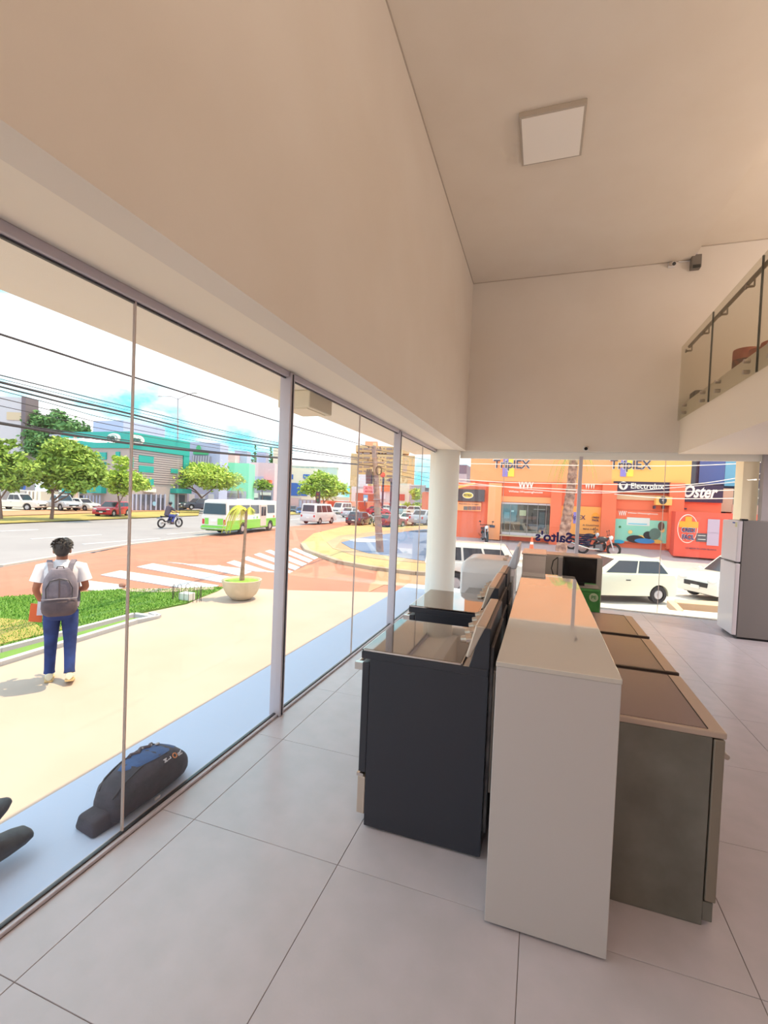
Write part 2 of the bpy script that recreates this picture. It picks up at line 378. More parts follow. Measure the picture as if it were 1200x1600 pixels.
# black free-standing cookers, front towards the windows
M_enam = mat('charcoal_enamel', (52, 53, 62), .35, spec=.4, bump=.03, bscale=300)
M_cglass = mat('black_glass_lid', (150, 142, 138), .035, .8)
M_alug = mat('console_silver', (198, 182, 168), .3, .6)
def black_stove(label, x0, y0, Wd=.72, Dp=.64, H=.975, tall=0):
    t = thing('cooker', label, 'cooker', (x0+Dp/2, y0+Wd/2, 0), 0, 'black cookers beside the windows')
    hx, hy = Dp/2, Wd/2
    MB().bx(-hx+.045, hx, -hy, hy, .012, H-.045).build('body', M_enam, t, bevel=.004)
    MB().bx(-hx+.08, hx-.03, -hy+.03, hy-.03, 0, .012).build('plinth', M_black, t)
    MB().bx(-hx-.005, hx-.002, -hy-.004, hy+.004, H-.047, H-.006).build('hob_frame', M_enam, t, bevel=.006)
    MB().bx(-hx+.004, hx-.14, -hy+.006, hy-.006, H-.006, H+.006).build('glass_top', M_cglass, t, bevel=.003)
    rim = MB().bx(-hx, hx-.135, -hy, -hy+.006, H-.004, H+.004).bx(-hx, hx-.135, hy-.006, hy, H-.004, H+.004).bx(-hx-.002, -hx+.005, -hy, hy, H-.004, H+.004).bx(hx-.139, hx-.133, -hy, hy, H-.004, H+.008)
    rim.build('steel_rim', M_chrome, t)
    MB().bx(hx-.13, hx-.075, -hy+.004, hy-.004, H-.02, H-.004).build('vent_strip', M_steel, t, bevel=.003)
    dr = MB().bx(-hx, -hx+.043, -hy+.004, hy-.004, .30, H-.07).build('oven_door', M_enam, t, bevel=.005)
    MB().bx(-hx-.006, -hx+.001, -hy+.1, hy-.1, .42, H-.2).build('door_glass', M_cglass, dr)
    MB().cyl((-hx-.045, -hy+.04, H-.1), (-hx-.045, hy-.04, H-.1), .014).bx(-hx-.05, -hx, -hy+.02, -hy+.05, H-.12, H-.08).bx(-hx-.05, -hx, hy-.05, hy-.02, H-.12, H-.08).build('handle', M_chrome, dr)
    dw = MB().bx(-hx-.002, -hx+.043, -hy+.004, hy-.004, .07, .275).build('drawer', mat('warm_silver', (206, 190, 178), .4, .5), t, bevel=.004)
    MB().bx(-hx-.008, -hx+.03, -hy+.004, hy-.004, .275, .292).build('drawer_handle', M_chrome, dw)
    # sloping console with knobs
    z0, z1 = H-.01, H+.20+tall
    MB().prism([(hx-.10, -hy, z0), (hx, -hy, z0), (hx, -hy, z1), (hx-.045, -hy, z1)], (0, Wd, 0)).build('console', M_enam, t, bevel=.004)
    cf = MB().hexa([(hx-.118, -hy-.002, z0+.05), (hx-.096, -hy-.002, z0+.05), (hx-.096, hy+.002, z0+.05), (hx-.118, hy+.002, z0+.05),
                    (hx-.075, -hy-.002, z1+.01), (hx-.02, -hy-.002, z1+.01), (hx-.02, hy+.002, z1+.01), (hx-.075, hy+.002, z1+.01)]).build('control_panel', M_alug, t, bevel=.008)
    for i in range(5):
        y = -hy+.075+i*(Wd-.15)/4; zc = z0+.13
        k = MB().cyl((hx-.098, y, zc), (hx-.125, y, zc-.006), .028, n=14).build('knob', M_chrome, t, smooth=True)
        MB().cyl((hx-.125, y, zc-.006), (hx-.155, y, zc-.012), .021, .017, n=14).build('grip', M_alug, k, smooth=True)
    MB().bx(hx, hx+.018, -hy+.03, hy-.03, .12, H+.1).build('back_panel', mat('galvanised', (104, 100, 102), .45, .4, rgb2=(66, 62, 66), noise=7), t, bevel=.004)
    MB().cyl((hx+.02, -hy+.1, .3), (hx+.02, -hy+.1, H-.05), .012).cyl((hx+.02, -hy+.1, H-.05), (hx+.02, hy-.1, H-.05), .012).build('gas_pipe', M_steel, t)
    return t
black_stove('black cooker with mirror-like glass top, nearest the camera by the window', -.885, 2.35, .71, .675)
black_stove('second black cooker with glass top, just behind the nearest one', -.925, 3.44, .72, .66, .985)

# white rounded cooker behind them
t = thing('cooker', 'pale grey rounded appliance standing behind the two black cookers', 'cooker', (-.5, 5.15, 0))
ring = []
for k, (z, inset) in enumerate([(0.02, .02), (.05, 0), (1.10, 0), (1.17, .015), (1.205, .05), (1.215, .09)]):
    pts = []
    hx, hy, r = .27-inset, .34-inset, .05
    for cx, cy, a0 in ((hx-r, hy-r, 0), (-hx+r, hy-r, 90), (-hx+r, -hy+r, 180), (hx-r, -hy+r, 270)):
        for a in (0, 30, 60, 90):
            pts.append((cx+r*math.cos(R(a0+a)), cy+r*math.sin(R(a0+a)), z))
    ring.append(pts)
MB().loft(ring).build('body', mat('pale_enamel', (236, 234, 238), .25), t, smooth=True)
MB().bx(-.245, .27, -.345, -.338, .1, 1.08).build('side_panel', mat('pale_enamel2', (232, 230, 234), .35), t, bevel=.003)
MB().hexa([(.2, -.33, 1.15), (.29, -.33, 1.15), (.29, .33, 1.15), (.2, .33, 1.15), (.28, -.33, 1.38), (.31, -.33, 1.38), (.31, .33, 1.38), (.28, .33, 1.38)]).build('lid', mat('lid_bluish', (206, 210, 224), .3), t, bevel=.012)
for b_ in (-.2, .1): MB().cyl((.19, b_, 1.22), (.15, b_, 1.215), .02).build('knob', M_chrome, t)
MB().bx(-.275, -.268, -.28, .28, .2, .85).build('door', mat('pale_enamel2', (232, 230, 234), .35), t, bevel=.003)

# third console row (cooker seen end-on beyond the second)
def slim(label, x, y):
    return black_stove(label, x, y, .50, .40, .93, .05)
slim('third black cooker mostly hidden, only its red-lit console shows beside the counter', -.66, 4.25)

# appliances beyond the counter: grey washer, box and monitor, green crate
t = thing('washing_machine', 'pale washing machine beyond the far end of the white counter', 'washer', (-.05, 5.6, 0))
MB().bx(-.12, .12, -.3, .3, .02, 1.255).build('body', mat('washer_white', (236, 226, 220), .25), t, bevel=.012)
MB().bx(-.115, .115, -.305, -.298, 1.09, 1.20).build('control_panel', mat('washer_panel', (240, 230, 224), .2), t)
MB().bx(-.13, .13, -.31, .31, 1.255, 1.27).build('top', mat('washer_top', (220, 208, 200), .12), t, bevel=.006)
MB().bx(-.1, .1, -.28, .28, 0, .02).build('feet', M_black, t)
t = thing('steel_cabinet', 'grey steel cabinet standing behind the dark monitor', 'cabinet', (.47, 6.1, 0))
MB().bx(-.40, .235, -.18, .22, 0, 1.20).build('body', mat('grey_cabinet', (196, 188, 184), .5), t, bevel=.006)
MB().bx(-.26, -.13, -.184, -.178, .9, 1.18).build('slot_panel', mat('slot_dark', (96, 90, 88), .5), t)
MB().bx(-.39, .225, -.17, .21, 1.20, 1.212).build('top', mat('grey_top', (188, 176, 170), .2), t)

t = thing('generator_crate', 'green crate with pale round emblem beneath the monitor', 'crate', (.47, 5.6, 0))
M_grn = mat('green_box', (84, 164, 84), .55, rgb2=(70, 150, 76), noise=12, bump=.05)
MB().bx(-.22, .16, -.26, .26, 0, .93).build('body', M_grn, t, bevel=.01)
MB().cyl((.095, -.262, .85), (.095, -.268, .85), .045, n=24).build('emblem', mat('pale_green', (206, 226, 190), .6), t)
text('emblem_letters', 'PE', M_grn, t, frame((.095, -.270, .85), (1, 0, 0), (0, 0, 1)), .05, .001, .001)
MB().bx(-.20, -.12, -.266, -.26, .80, .86).build('latch', M_black, t); MB().bx(-.17, -.14, -.266, -.26, .72, .76).build('latch', M_black, t)
for z_ in (.64, .90): MB().bx(-.2, .14, -.262, -.259, z_, z_+.006).build('groove', mat('dark_green', (48, 110, 56), .6), t)
t = thing('monitor', 'black flat monitor on a short stand on top of the green crate', 'monitor', (.42, 5.42, .93))
MB().bx(-.15, .20, -.04, .18, 0, .015).build('stand_base', mat('tv_base', (176, 166, 160), .4), t, bevel=.005)
MB().bx(-.02, .06, .04, .07, .01, .08).build('stand_neck', M_black, t)
MB().bx(-.17, .17, -.02, .025, .055, .325).build('screen_housing', mat('tv_black', (30, 28, 30), .35), t, bevel=.006)
MB().bx(-.16, .16, -.025, -.018, .068, .312).build('screen', mat('screen_off', (14, 14, 18), .12), t)
MB().bx(-.15, .15, .02, .08, .1, .28).build('rear_shell', mat('tv_grey', (170, 162, 160), .5), t, bevel=.02)
MB().bx(-.215, -.172, -.02, .1, .06, .31).build('speaker', mat('tv_grey', (170, 162, 160), .5), t, bevel=.006)
t_ = MB().tube([(-.225, .06, .30), (-.27, .04, .26), (-.285, .02, .18), (-.26, 0, .10), (-.235, .0, .05), (-.225, .02, .012)], .006).build('power_cable', M_black)
t_.parent = t

# grey cookers on the right of the counter
M_gbody = mat('grey_green_enamel', (134, 132, 126), .4, .25, rgb2=(116, 113, 106), noise=4, bump=.04, bscale=250)
M_lidg = mat('brown_glass_lid', (142, 122, 122), .26, spec=.35)
M_lidm = mat('warm_steel', (200, 180, 168), .35, .3)
def grey_cooker(label, y0, Wd, H=.86):
    t = thing('cooker', label, 'cooker', (.56, y0+Wd/2, 0), 0, 'grey cookers right of the counter')
    hx, hy = .225, Wd/2
    MB().bx(-hx, hx-.04, -hy, hy, .0, H-.03).build('body', M_gbody, t, bevel=.004)
    MB().bx(hx-.04, hx+.0, -hy+.006, hy-.006, .02, .105).build('kick_plate', M_gbody, t, bevel=.003)
    d = MB().bx(hx-.035, hx+.008, -hy, hy, .11, H-.035).build('oven_door', mat('door_steel', (150, 140, 128), .4, .4), t, bevel=.006)
    MB().bx(hx+.006, hx+.012, -hy+.08, hy-.08, .25, H-.25).build('door_glass', M_cglass, d)
    MB().cyl((hx+.035, -hy+.06, H-.13), (hx+.035, hy-.06, H-.13), .012).bx(hx, hx+.035, -hy+.07, -hy+.09, H-.14, H-.12).bx(hx, hx+.035, hy-.09, hy-.07, H-.14, H-.12).build('handle', M_steel, d)
    MB().bx(-hx, hx+.012, -hy-.003, hy+.003, H-.03, H).build('top_frame', M_lidm, t, bevel=.007)
    MB().bx(-hx+.01, hx-.06, -hy+.012, hy-.012, H-.002, H+.003).build('glass_lid', M_lidg, t, bevel=.001, seg=1)
    MB().bx(hx-.06, hx-.056, -hy+.012, hy-.012, H-.001, H+.0045).build('lid_edge', M_black, t)
    MB().bx(-hx+.01, hx-.06, hy-.016, hy-.011, H-.001, H+.0045).build('hinge_strip', M_black, t)
    if y0 > 3: MB().bx(-hx, hx+.013, -hy-.008, -hy+.014, H-.03, H+.004).build('front_lip', mat('lip_dark', (70, 58, 54), .4), t, bevel=.004)
    return t
grey_cooker('grey cooker with brown glass lid, nearest the camera right of the counter', 2.335, .70)
grey_cooker('middle grey cooker of the row right of the counter', 3.08, .72)
grey_cooker('farthest grey cooker of the row, beside the green crate', 3.86, .68)

# refrigerator
t = thing('refrigerator', 'silver two-door refrigerator with dark grey side by the right pillar', 'refrigerator', (3.0, 8.2, 0))
MB().bx(-.27, .33, -.30, .30, .03, 1.70).build('cabinet', mat('fridge_side', (132, 126, 124), .5, .1), t, bevel=.008)
M_fd = mat('fridge_silver', (224, 217, 222), .38, .15)
d = MB().bx(-.335, -.275, -.295, .295, 1.10, 1.695).build('door', M_fd, t, bevel=.012)
MB().bx(-.337, -.333, -.27, -.20, 1.60, 1.67).build('label', mat('fridge_label', (210, 206, 168), .5), d)
MB().bx(-.337, -.333, -.19, -.10, 1.65, 1.67).build('blue_label', mat('fridge_blue', (60, 96, 170), .5), d)
d = MB().bx(-.335, -.275, -.295, .295, .05, 1.08).build('door', M_fd, t, bevel=.012)
MB().bx(-.345, -.30, -.28, .12, 1.082, 1.097).build('handle', mat('handle_grey', (96, 92, 92), .4), t)
MB().bx(-.26, .31, -.28, .28, 0, .03).build('feet', M_black, t)
MB().bx(-.30, -.22, -.31, -.24, 1.70, 1.72).build('hinge_cover', M_black, t)

# ================================================================ OUTSIDE GROUND
def drape(name, pts, off, m, parent=None):
    """flat polygon (x, y points) laid on the sloping ground, cut along its creases"""
    bm = bmesh.new()
    vs = [bm.verts.new((p[0], p[1], 0)) for p in pts]
    bm.faces.new(vs); 
    A1 = AN.copy()
    cuts = [(AN*10.5, AN), (AN*17.7, AN), (Vector((0, 12.3, 0)), Vector((0, 1, 0))), (Vector((0, 16.3, 0)), Vector((0, 1, 0)))]
    # crease where the two slopes meet: (d-10.5)/7.2 = (y-12.3)/4
    n = AN/7.2 - Vector((0, 1, 0))/4; c = 10.5/7.2-12.3/4
    cuts.append((n*(c/n.length_squared), n.normalized()))
    bmesh.ops.triangulate(bm, faces=bm.faces)
    for co, no in cuts:
        bmesh.ops.bisect_plane(bm, geom=bm.verts[:]+bm.edges[:]+bm.faces[:], plane_co=co, plane_no=no, dist=1e-5)
    for v in bm.verts: v.co.z = gz(v.co.x, v.co.y)+off
    for f in bm.faces:
        if f.normal.z < 0: f.normal_flip()
    bmesh.ops.recalc_face_normals(bm, faces=bm.faces)
    if sum(f.normal.z for f in bm.faces) < 0: bmesh.ops.reverse_faces(bm, faces=bm.faces)
    ext = bmesh.ops.extrude_face_region(bm, geom=bm.faces[:])
    for v in [g for g in ext['geom'] if isinstance(g, bmesh.types.BMVert)]: pass
    me = D.meshes.new(name)
    bmesh.ops.delete(bm, geom=[f for f in ext['geom'] if isinstance(f, bmesh.types.BMFace)], context='FACES_ONLY') if False else None
    # lower copy gives the slab its thickness
    top = [g for g in ext['geom'] if isinstance(g, bmesh.types.BMVert)]
    ts = set(top)
    for v in bm.verts:
        if v not in ts: v.co.z -= .05
    bmesh.ops.recalc_face_normals(bm, faces=bm.faces)
    bm.to_mesh(me); bm.free(); me.materials.append(m)
    o = D.objects.new(name, me); C.objects.link(o); o.parent = parent
    return o
def gp(pts): return [tuple(G(*p))[:2] for p in pts]

M_asph = mat('asphalt', (150, 144, 150), .9, rgb2=(142, 136, 142), noise=.35, bump=.05)
M_lot = mat('grey_paving', (104, 120, 156), .9, rgb2=(112, 126, 160), noise=.5)
M_red = mat('red_pavers', (176, 118, 98), .9, rgb2=(168, 110, 92), noise=.8)
M_red2 = mat('worn_orange_paving', (182, 146, 116), .9, rgb2=(174, 138, 108), noise=.9)
M_cream = mat('cream_paving', (186, 166, 155), .8, rgb2=(182, 160, 147), noise=.9)
M_kerb = mat('kerb_white', (196, 192, 196), .8)
M_ykerb = mat('yellow_kerb', (180, 160, 108), .85, rgb2=(170, 150, 100), noise=1.5)
M_paint = mat('road_paint', (206, 200, 206), .8, rgb2=(196, 188, 190), noise=2)
M_grass = mat('lawn', (100, 136, 62), .95, rgb2=(112, 146, 66), noise=1.6)
M_dry = mat('dry_grass', (168, 152, 84), .95, rgb2=(156, 138, 78), noise=.6)
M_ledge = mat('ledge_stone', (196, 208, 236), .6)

# base: everything at street level, with the far avenue
base = struct(drape('ground', [(-170, -12), (-60, -12), (-2.4, -12), (14, -12), (90, -12), (90, 30), (60, 240), (-170, 240)], -.06, M_asph))
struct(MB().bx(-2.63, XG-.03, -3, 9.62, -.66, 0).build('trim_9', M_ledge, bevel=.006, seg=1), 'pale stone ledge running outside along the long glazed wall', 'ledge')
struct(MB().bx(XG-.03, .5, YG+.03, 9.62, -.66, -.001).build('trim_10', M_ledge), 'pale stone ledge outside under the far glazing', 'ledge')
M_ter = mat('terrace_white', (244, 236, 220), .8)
struct(MB().bx(.5, 8, YG+.03, 9.62, -1.0, -.002).build('trim_11', M_ter, bevel=.006, seg=1), 'white step outside the far glazing', 'step')
struct(MB().bx(.5, 12, 9.62, 12.6, -1.3, -.78).build('trim_15', M_ter), 'bright white terrace below the step in front of the parked cars', 'terrace')
struct(MB().bx(XG-.0, 8, -1.7, YG+.03, -1.3, -.12).build('trim_12', M_grout), 'foundation under the shop floor', 'foundation')
q_ = [onz(1041, 944, -.6), onz(1118, 938, -.6), onz(1118, 941, -.6), onz(1064, 948, -.6)]
q_ = [onz(1042, 938, -.6), onz(1060, 955, -.6), onz(1068, 953, -.6), onz(1054, 938, -.6)]
t = MB().hexa([(p.x, p.y, -.78) for p in q_]+[(p.x, p.y, -.6) for p in q_])
q_ = [onz(1054, 941, -.6), onz(1125, 947, -.6), onz(1125, 940, -.6), onz(1054, 936, -.6)]
t = t.hexa([(p.x, p.y, -.78) for p in q_]+[(p.x, p.y, -.6) for p in q_]).build('kerb_block', mat('tan_kerb', (222, 184, 150), .85), bevel=.01)
tag(t, 'low tan L-shaped kerb on the white terrace in front of the parked cars', 'kerb')

plaza = struct(drape('pavement', [(-2.63, -3), (-13, -3)] + gp([(0, 1042), (212, 976), (250, 966), (236, 963), (214, 960), (292, 944), (340, 922), (350, 917), (445, 922), (620, 926)]) + [(-2.2, 12.2), (3.5, 12.2), (3.5, 9.5), (-2.63, 9.5)], 0, M_cream), 'cream paved plaza outside the shop', 'pavement')
rp = struct(drape('pavement', gp([(350, 917), (262, 921), (187, 921), (0, 933)]) + [(-19, -2)] + gp([(0, 886), (200, 852), (440, 823.5), (520, 816), (575, 812), (600, 822), (500, 830), (476, 845), (480, 862), (530, 880), (610, 893), (700, 897), (700, 930), (620, 926), (445, 922)]), -.02, M_red), 'red paved cycle and crossing zone beyond the plaza', 'pavement')
# orange worn ramp near the corner
struct(drape('pavement', gp([(590, 890), (700, 897), (700, 912), (660, 915), (575, 925)]), -.005, M_red2), 'worn orange ramp paving beside the glazed corner', 'pavement')
# yellow-edged island with grey paving inside
struct(drape('pavement', gp([(472, 848), (490, 834), (540, 822), (610, 815), (690, 810), (720, 812), (720, 897), (650, 897), (585, 889), (530, 879), (490, 868), (474, 858)]), .03, M_ykerb), 'yellow kerbed strip curving round the street corner', 'kerb')
struct(drape('pavement', gp([(510, 848), (530, 838), (580, 832), (690, 820), (720, 820), (720, 882), (660, 881), (600, 876), (550, 868), (520, 858)]), .05, M_red2), 'orange inner band of the corner island', 'pavement')
struct(drape('pavement', gp([(533, 849), (560, 842), (600, 836), (660, 828), (720, 826), (720, 880), (660, 878), (620, 872), (575, 866), (548, 858)]), .07, M_lot), 'blue grey paved area inside the corner island', 'pavement')
struct(drape('pavement', gp([(545, 846), (562, 843), (588, 845), (588, 849), (560, 849)]), .09, M_paint), 'white painted patch on the grey paving', 'marking')
struct(drape('pavement', [(-3.6, 16.4), (60, 16.4), (60, 22.4), (-5.2, 22.4)], -.03, mat('bright_concrete', (226, 214, 204), .85, rgb2=(206, 198, 192), noise=.6)), 'pale concrete side street in front of the orange shop', 'road')
# lawn, its kerbs, crosswalk
lawn = gp([(0, 934), (187, 922), (262, 922), (350, 918), (340, 924), (290, 943), (212, 958), (0, 1011)])
ex = [(-16.5, -1.0)]
lw = drape('lawn', [(-14.6, -2.5)] + lawn[:0] + [(-17.2, -1.5)] + lawn, .015, M_grass)
struct(lw, 'green lawn beyond the plaza kerb', 'lawn')
struct(drape('lawn', gp([(0, 968), (48, 972), (66, 984), (120, 980), (0, 1009)]), .03, M_dry), 'yellowing patch at the near left of the lawn', 'lawn')
struct(drape('lawn', gp([(0, 1022), (205, 967), (228, 966), (0, 1034)]), .015, M_grass), 'narrow green strip between two white kerbs', 'lawn')
struct(drape('pavement', gp([(186, 922), (262, 921), (334, 919), (336, 922), (262, 927), (200, 926)]), .028, M_cream), 'sandy strip at the far edge of the lawn', 'pavement')
def kerb(name, px, wd, h, m, label):
    P = [G(*p) for p in px]; mb = MB()
    for a, b in zip(P, P[1:]):
        d = (b-a); n = Vector((-d.y, d.x, 0)).normalized()*wd/2
        z0 = Vector((0, 0, -.04)); z1 = Vector((0, 0, h))
        mb.hexa([a-n+z0, b-n+z0, b+n+z0, a+n+z0, a-n+z1, b-n+z1, b+n+z1, a+n+z1])
    return tag(mb.build(name, m), label, 'kerb')
kerb('kerb', [(-90, 1036), (0, 1016), (210, 961), (236, 965)], .09, .04, M_kerb, 'thin white kerb between the lawn and the narrow grass strip')
kerb('kerb', [(-90, 1065), (0, 1038), (212, 972), (248, 965), (236, 960)], .10, .05, M_kerb, 'outer white kerb between the grass strip and the plaza')
kerb('kerb', [(0, 884.5), (200, 851), (440, 823)], .22, .04, mat('kerb_pink', (196, 180, 172), .85), 'long pale kerb between the avenue and the red paving')
kerb('kerb', [(473, 852), (480, 862), (530, 880), (585, 890), (650, 898), (700, 900)], .3, .14, mat('kerb_dark', (170, 148, 130), .85), 'curved kerb around the corner island')
# crossing stripes
Lp = [Vector(G(134, 901)), Vector(G(418, 860))]; Rp = [Vector(G(210, 920)), Vector(G(509, 877))]
L1, L2 = G(173, 894.5), G(418, 860); R1, R2 = G(330, 919), G(476, 882.5)
n_st = 9
for i in range(-1, n_st+2):
    f = i/(n_st-1.)
    a = L1.lerp(L2, f); b = R1.lerp(R2, f)
    d = (b-a).normalized(); n = (L2-L1).normalized()
    hw = (L2-L1).length/(n_st-1)*.26
    if i < 0: b = a.lerp(b, .45)
    if i >= n_st: a = a.lerp(b, .3)
    q = [a-n*hw, b-n*hw, b+n*hw, a+n*hw]
    o = drape('crossing_stripe', [(p.x, p.y) for p in q], .0, M_paint, rp)
# lane markings on the avenue
def dash(px0, px1, wd):
    a, b = G(*px0), G(*px1); n = Vector((-(b-a).y, (b-a).x, 0)).normalized()*wd/2
    return drape('lane_marking', [((p).x, (p).y) for p in (a-n, b-n, b+n, a+n)], -.035, M_paint, base)
dash((48, 841), (158, 834.5), .22); dash((130, 849), (250, 840), .22); dash((42, 874), (130, 865), .25); dash((150, 862), (240, 850), .2)
dash((0, 829), (60, 826.5), .3); dash((260, 834), (330, 829), .2); dash((448, 812), (500, 807.5), .3)
# median of dry grass and far side
struct(drape('median', gp([(-40, 820), (0, 818), (150, 812), (310, 805.5), (312, 797), (230, 800), (0, 808), (-40, 809)]), .06, M_dry), 'dry grass median of the avenue', 'median')
struct(drape('median', gp([(-40, 808), (0, 806.5), (230, 799), (300, 797), (300, 791), (0, 799), (-40, 801)]), .05, mat('earth_orange', (182, 136, 104), .95, rgb2=(172, 126, 96), noise=.3)), 'orange earth strip of the far verge', 'verge')
struct(drape('median', gp([(440, 805), (475, 803), (600, 800), (690, 802), (690, 797), (600, 795), (470, 796), (440, 797)]), .06, M_dry), 'dry grass median further along the avenue', 'median')
struct(drape('pavement', gp([(-40, 800), (0, 798.5), (300, 790.5), (340, 789), (340, 784), (0, 792), (-40, 793)]), .04, mat('pale_verge', (204, 190, 172), .9)), 'pale forecourt strip on the far side of the avenue', 'pavement')
# shop-side pavement of the side street, sloping up to the orange shop
M_walk = mat('shaded_walk', (196, 172, 172), .9, rgb2=(184, 162, 164), noise=.6)  # grey-pink carries the shop's shade in the pavement colour
struct(MB().hexa([(-5.6, 23.9, -1.4), (40, 23.9, -1.4), (40, 29, -1.4), (-6.6, 29, -1.4), (-5.6, 23.9, -.80), (40, 23.9, -.80), (40, 29, .12), (-6.6, 29, .12)]).build('pavement', M_walk), 'sloping pavement in front of the orange shop, shade put into its greyish colour', 'pavement')
struct(MB().hexa([(-5.3, 22.3, -1.4), (40, 22.3, -1.4), (40, 23.9, -1.4), (-5.6, 23.9, -1.4), (-5.3, 22.3, -1.25), (40, 22.3, -1.25), (40, 23.9, -.8), (-5.6, 23.9, -.8)]).build('trim_13', mat('sunlit_gutter', (250, 240, 230), .85)), 'kerb apron along the side street, sunlight put into its white colour', 'kerb')  # near-white paints the sunlit strip along the kerb

# short grass blades on the lawn
def pip(x, y, P):
    c = False; j = len(P)-1
    for i in range(len(P)):
        if (P[i][1] > y) != (P[j][1] > y) and x < (P[j][0]-P[i][0])*(y-P[i][1])/(P[j][1]-P[i][1])+P[i][0]: c = not c
        j = i
    return c
rg = random.Random(3); mb = MB()
xs_ = [p[0] for p in lawn]; ys_ = [p[1] for p in lawn]
cnt = 0
while cnt < 16000:
    x = rg.uniform(min(xs_), max(xs_)); y = rg.uniform(min(ys_), max(ys_))
    if not pip(x, y, lawn): continue
    cnt += 1; z = gz(x, y)+.012; a = rg.uniform(0, 6.28); h = rg.uniform(.02, .05); dx, dy = math.cos(a)*.012, math.sin(a)*.012
    o_ = len(mb.v); mb.v += [(x-dx, y-dy, z), (x+dx, y+dy, z), (x+dy*1.4, y-dx*1.4, z+h)]; mb.f.append((o_, o_+1, o_+2))
me = D.meshes.new('grass'); me.from_pydata(mb.v, [], mb.f); me.materials.append(mat('grass_blade', (104, 152, 56), .8, rgb2=(128, 166, 70), island=True))
gr = D.objects.new('grass', me); C.objects.link(gr)
tag(gr, 'short green grass blades covering the lawn', 'grass', kind='stuff')

# ================================================================ NEAR THINGS OUTSIDE
# planter with young palm
pc = G(377, 936); pc.z = ZP
t = thing('planter_bowl', 'large beige bowl planter with a young bending palm on the plaza edge', 'planter', pc)
MB().lathe([(0, 0), (.17, 0), (.22, .02), (.33, .13), (.40, .27), (.435, .42), (.44, .45), (.41, .45), (.38, .40), (0, .40)], 40).build('bowl', mat('bowl_stone', (214, 196, 172), .85, rgb2=(204, 186, 160), noise=6, bump=.1), t, smooth=True)
MB().lathe([(0, .43), (.2, .425), (.40, .41)], 24).build('grass_cover', mat('bowl_grass', (150, 178, 78), .95, rgb2=(124, 156, 60), noise=20), t)
M_ptr = mat('palm_trunk', (174, 140, 122), .9, rgb2=(150, 116, 100), noise=18)
pl = thing('young_palm', 'slender young palm with yellow-green arching fronds growing in the bowl planter', 'palm', pc+Vector((0, 0, .40)))
MB().tube([(0, 0, 0), (.01, 0, .3), (.03, .01, .8), (.04, .02, 1.3), (.05, .02, 1.62)], [.06, .045, .035, .03, .03], 10).build('trunk', M_ptr, pl, smooth=True)
def frond(parent, base, direction, L, droop, m, wl=.16, n=16, rise=.35, name='frond', seed=0):
    d = Vector(direction).normalized(); base = Vector(base); pts = []
    for i in range(n+1):
        s = i/n; pts.append(base + d*(L*s*(1-.25*s)) + Vector((0, 0, rise*L*math.sin(min(1, s*1.3)*math.pi/2)*(1-s*.2) - droop*L*s*s)))
    mb = MB(); mb.tube(pts, [.012*(1-.7*i/n)+.003 for i in range(n+1)], 5)
    side = Vector((-d.y, d.x, 0)); rr = random.Random(seed)
    for i in range(1, n+1):
        s = i/n; wdt = wl*math.sin(math.pi*min(1, s*.85+.1)); T = (pts[i]-pts[i-1]).normalized()
        for sg in (-1, 1):
            for q in (0, .5):
                p = pts[i-1].lerp(pts[i], q); e = p + side*sg*wdt + T*wdt*.7 + Vector((0, 0, -wdt*(.55+rr.random()*.3)))
                mb.add([p-T*.012, p+T*.014, e], [(0, 1, 2)])
    return mb.build(name, m, parent)
M_yf = mat('yellow_frond', (216, 206, 74), .6, rgb2=(188, 196, 66), noise=8)
lft = -RT
for k, (a, L, dr, rs) in enumerate([(0, .62, 1.25, .55), (18, .55, 1.35, .5), (-22, .6, 1.3, .5), (8, .70, 1.1, .45), (40, .4, 1.2, .6), (150, .22, .9, .7), (-50, .45, 1.3, .5), (200, .2, .8, .8)]):
    dv = Matrix.Rotation(R(a), 3, 'Z') @ Vector((lft.x, lft.y, 0))
    frond(pl, (.05, .02, 1.6), dv, L, dr, M_yf, wl=.15, rise=rs, seed=k)

# little wire cage round a white box
cg = G(292, 938)
t = thing('wire_guard', 'small dark wire guard of hoops around a white box on the lawn', 'guard', cg)
mb = MB()
for i in range(9):
    a = math.pi*(1.05+i*.115); r = .36
    for q in (0, 1):
        pass
for i in range(10):
    a = math.pi*2*i/10; x, y = .34*math.cos(a), .22*math.sin(a); x2, y2 = .34*math.cos(a+.3), .22*math.sin(a+.3)
    MB().tube([(x, y, 0), (x, y, .28), ((x+x2)/2, (y+y2)/2, .33), (x2, y2, .28), (x2, y2, 0)], .005, 5).build('hoop', mat('wire_dark', (84, 66, 66), .6), t)
t2 = tag(MB().bx(-.14, .14, -.1, .1, 0, .17).build('utility_box', M_white, bevel=.01), 'white box inside the small wire guard on the lawn', 'box'); t2.location = cg
rk = MB().ell((0, 0, .04), (.10, .07, .06), 9, 6).build('stone', mat('stone_brown', (150, 110, 96), .9), smooth=False); rk.location = G(191, 917); tag(rk, 'small brown stone at the lawn edge by the crossing', 'stone')

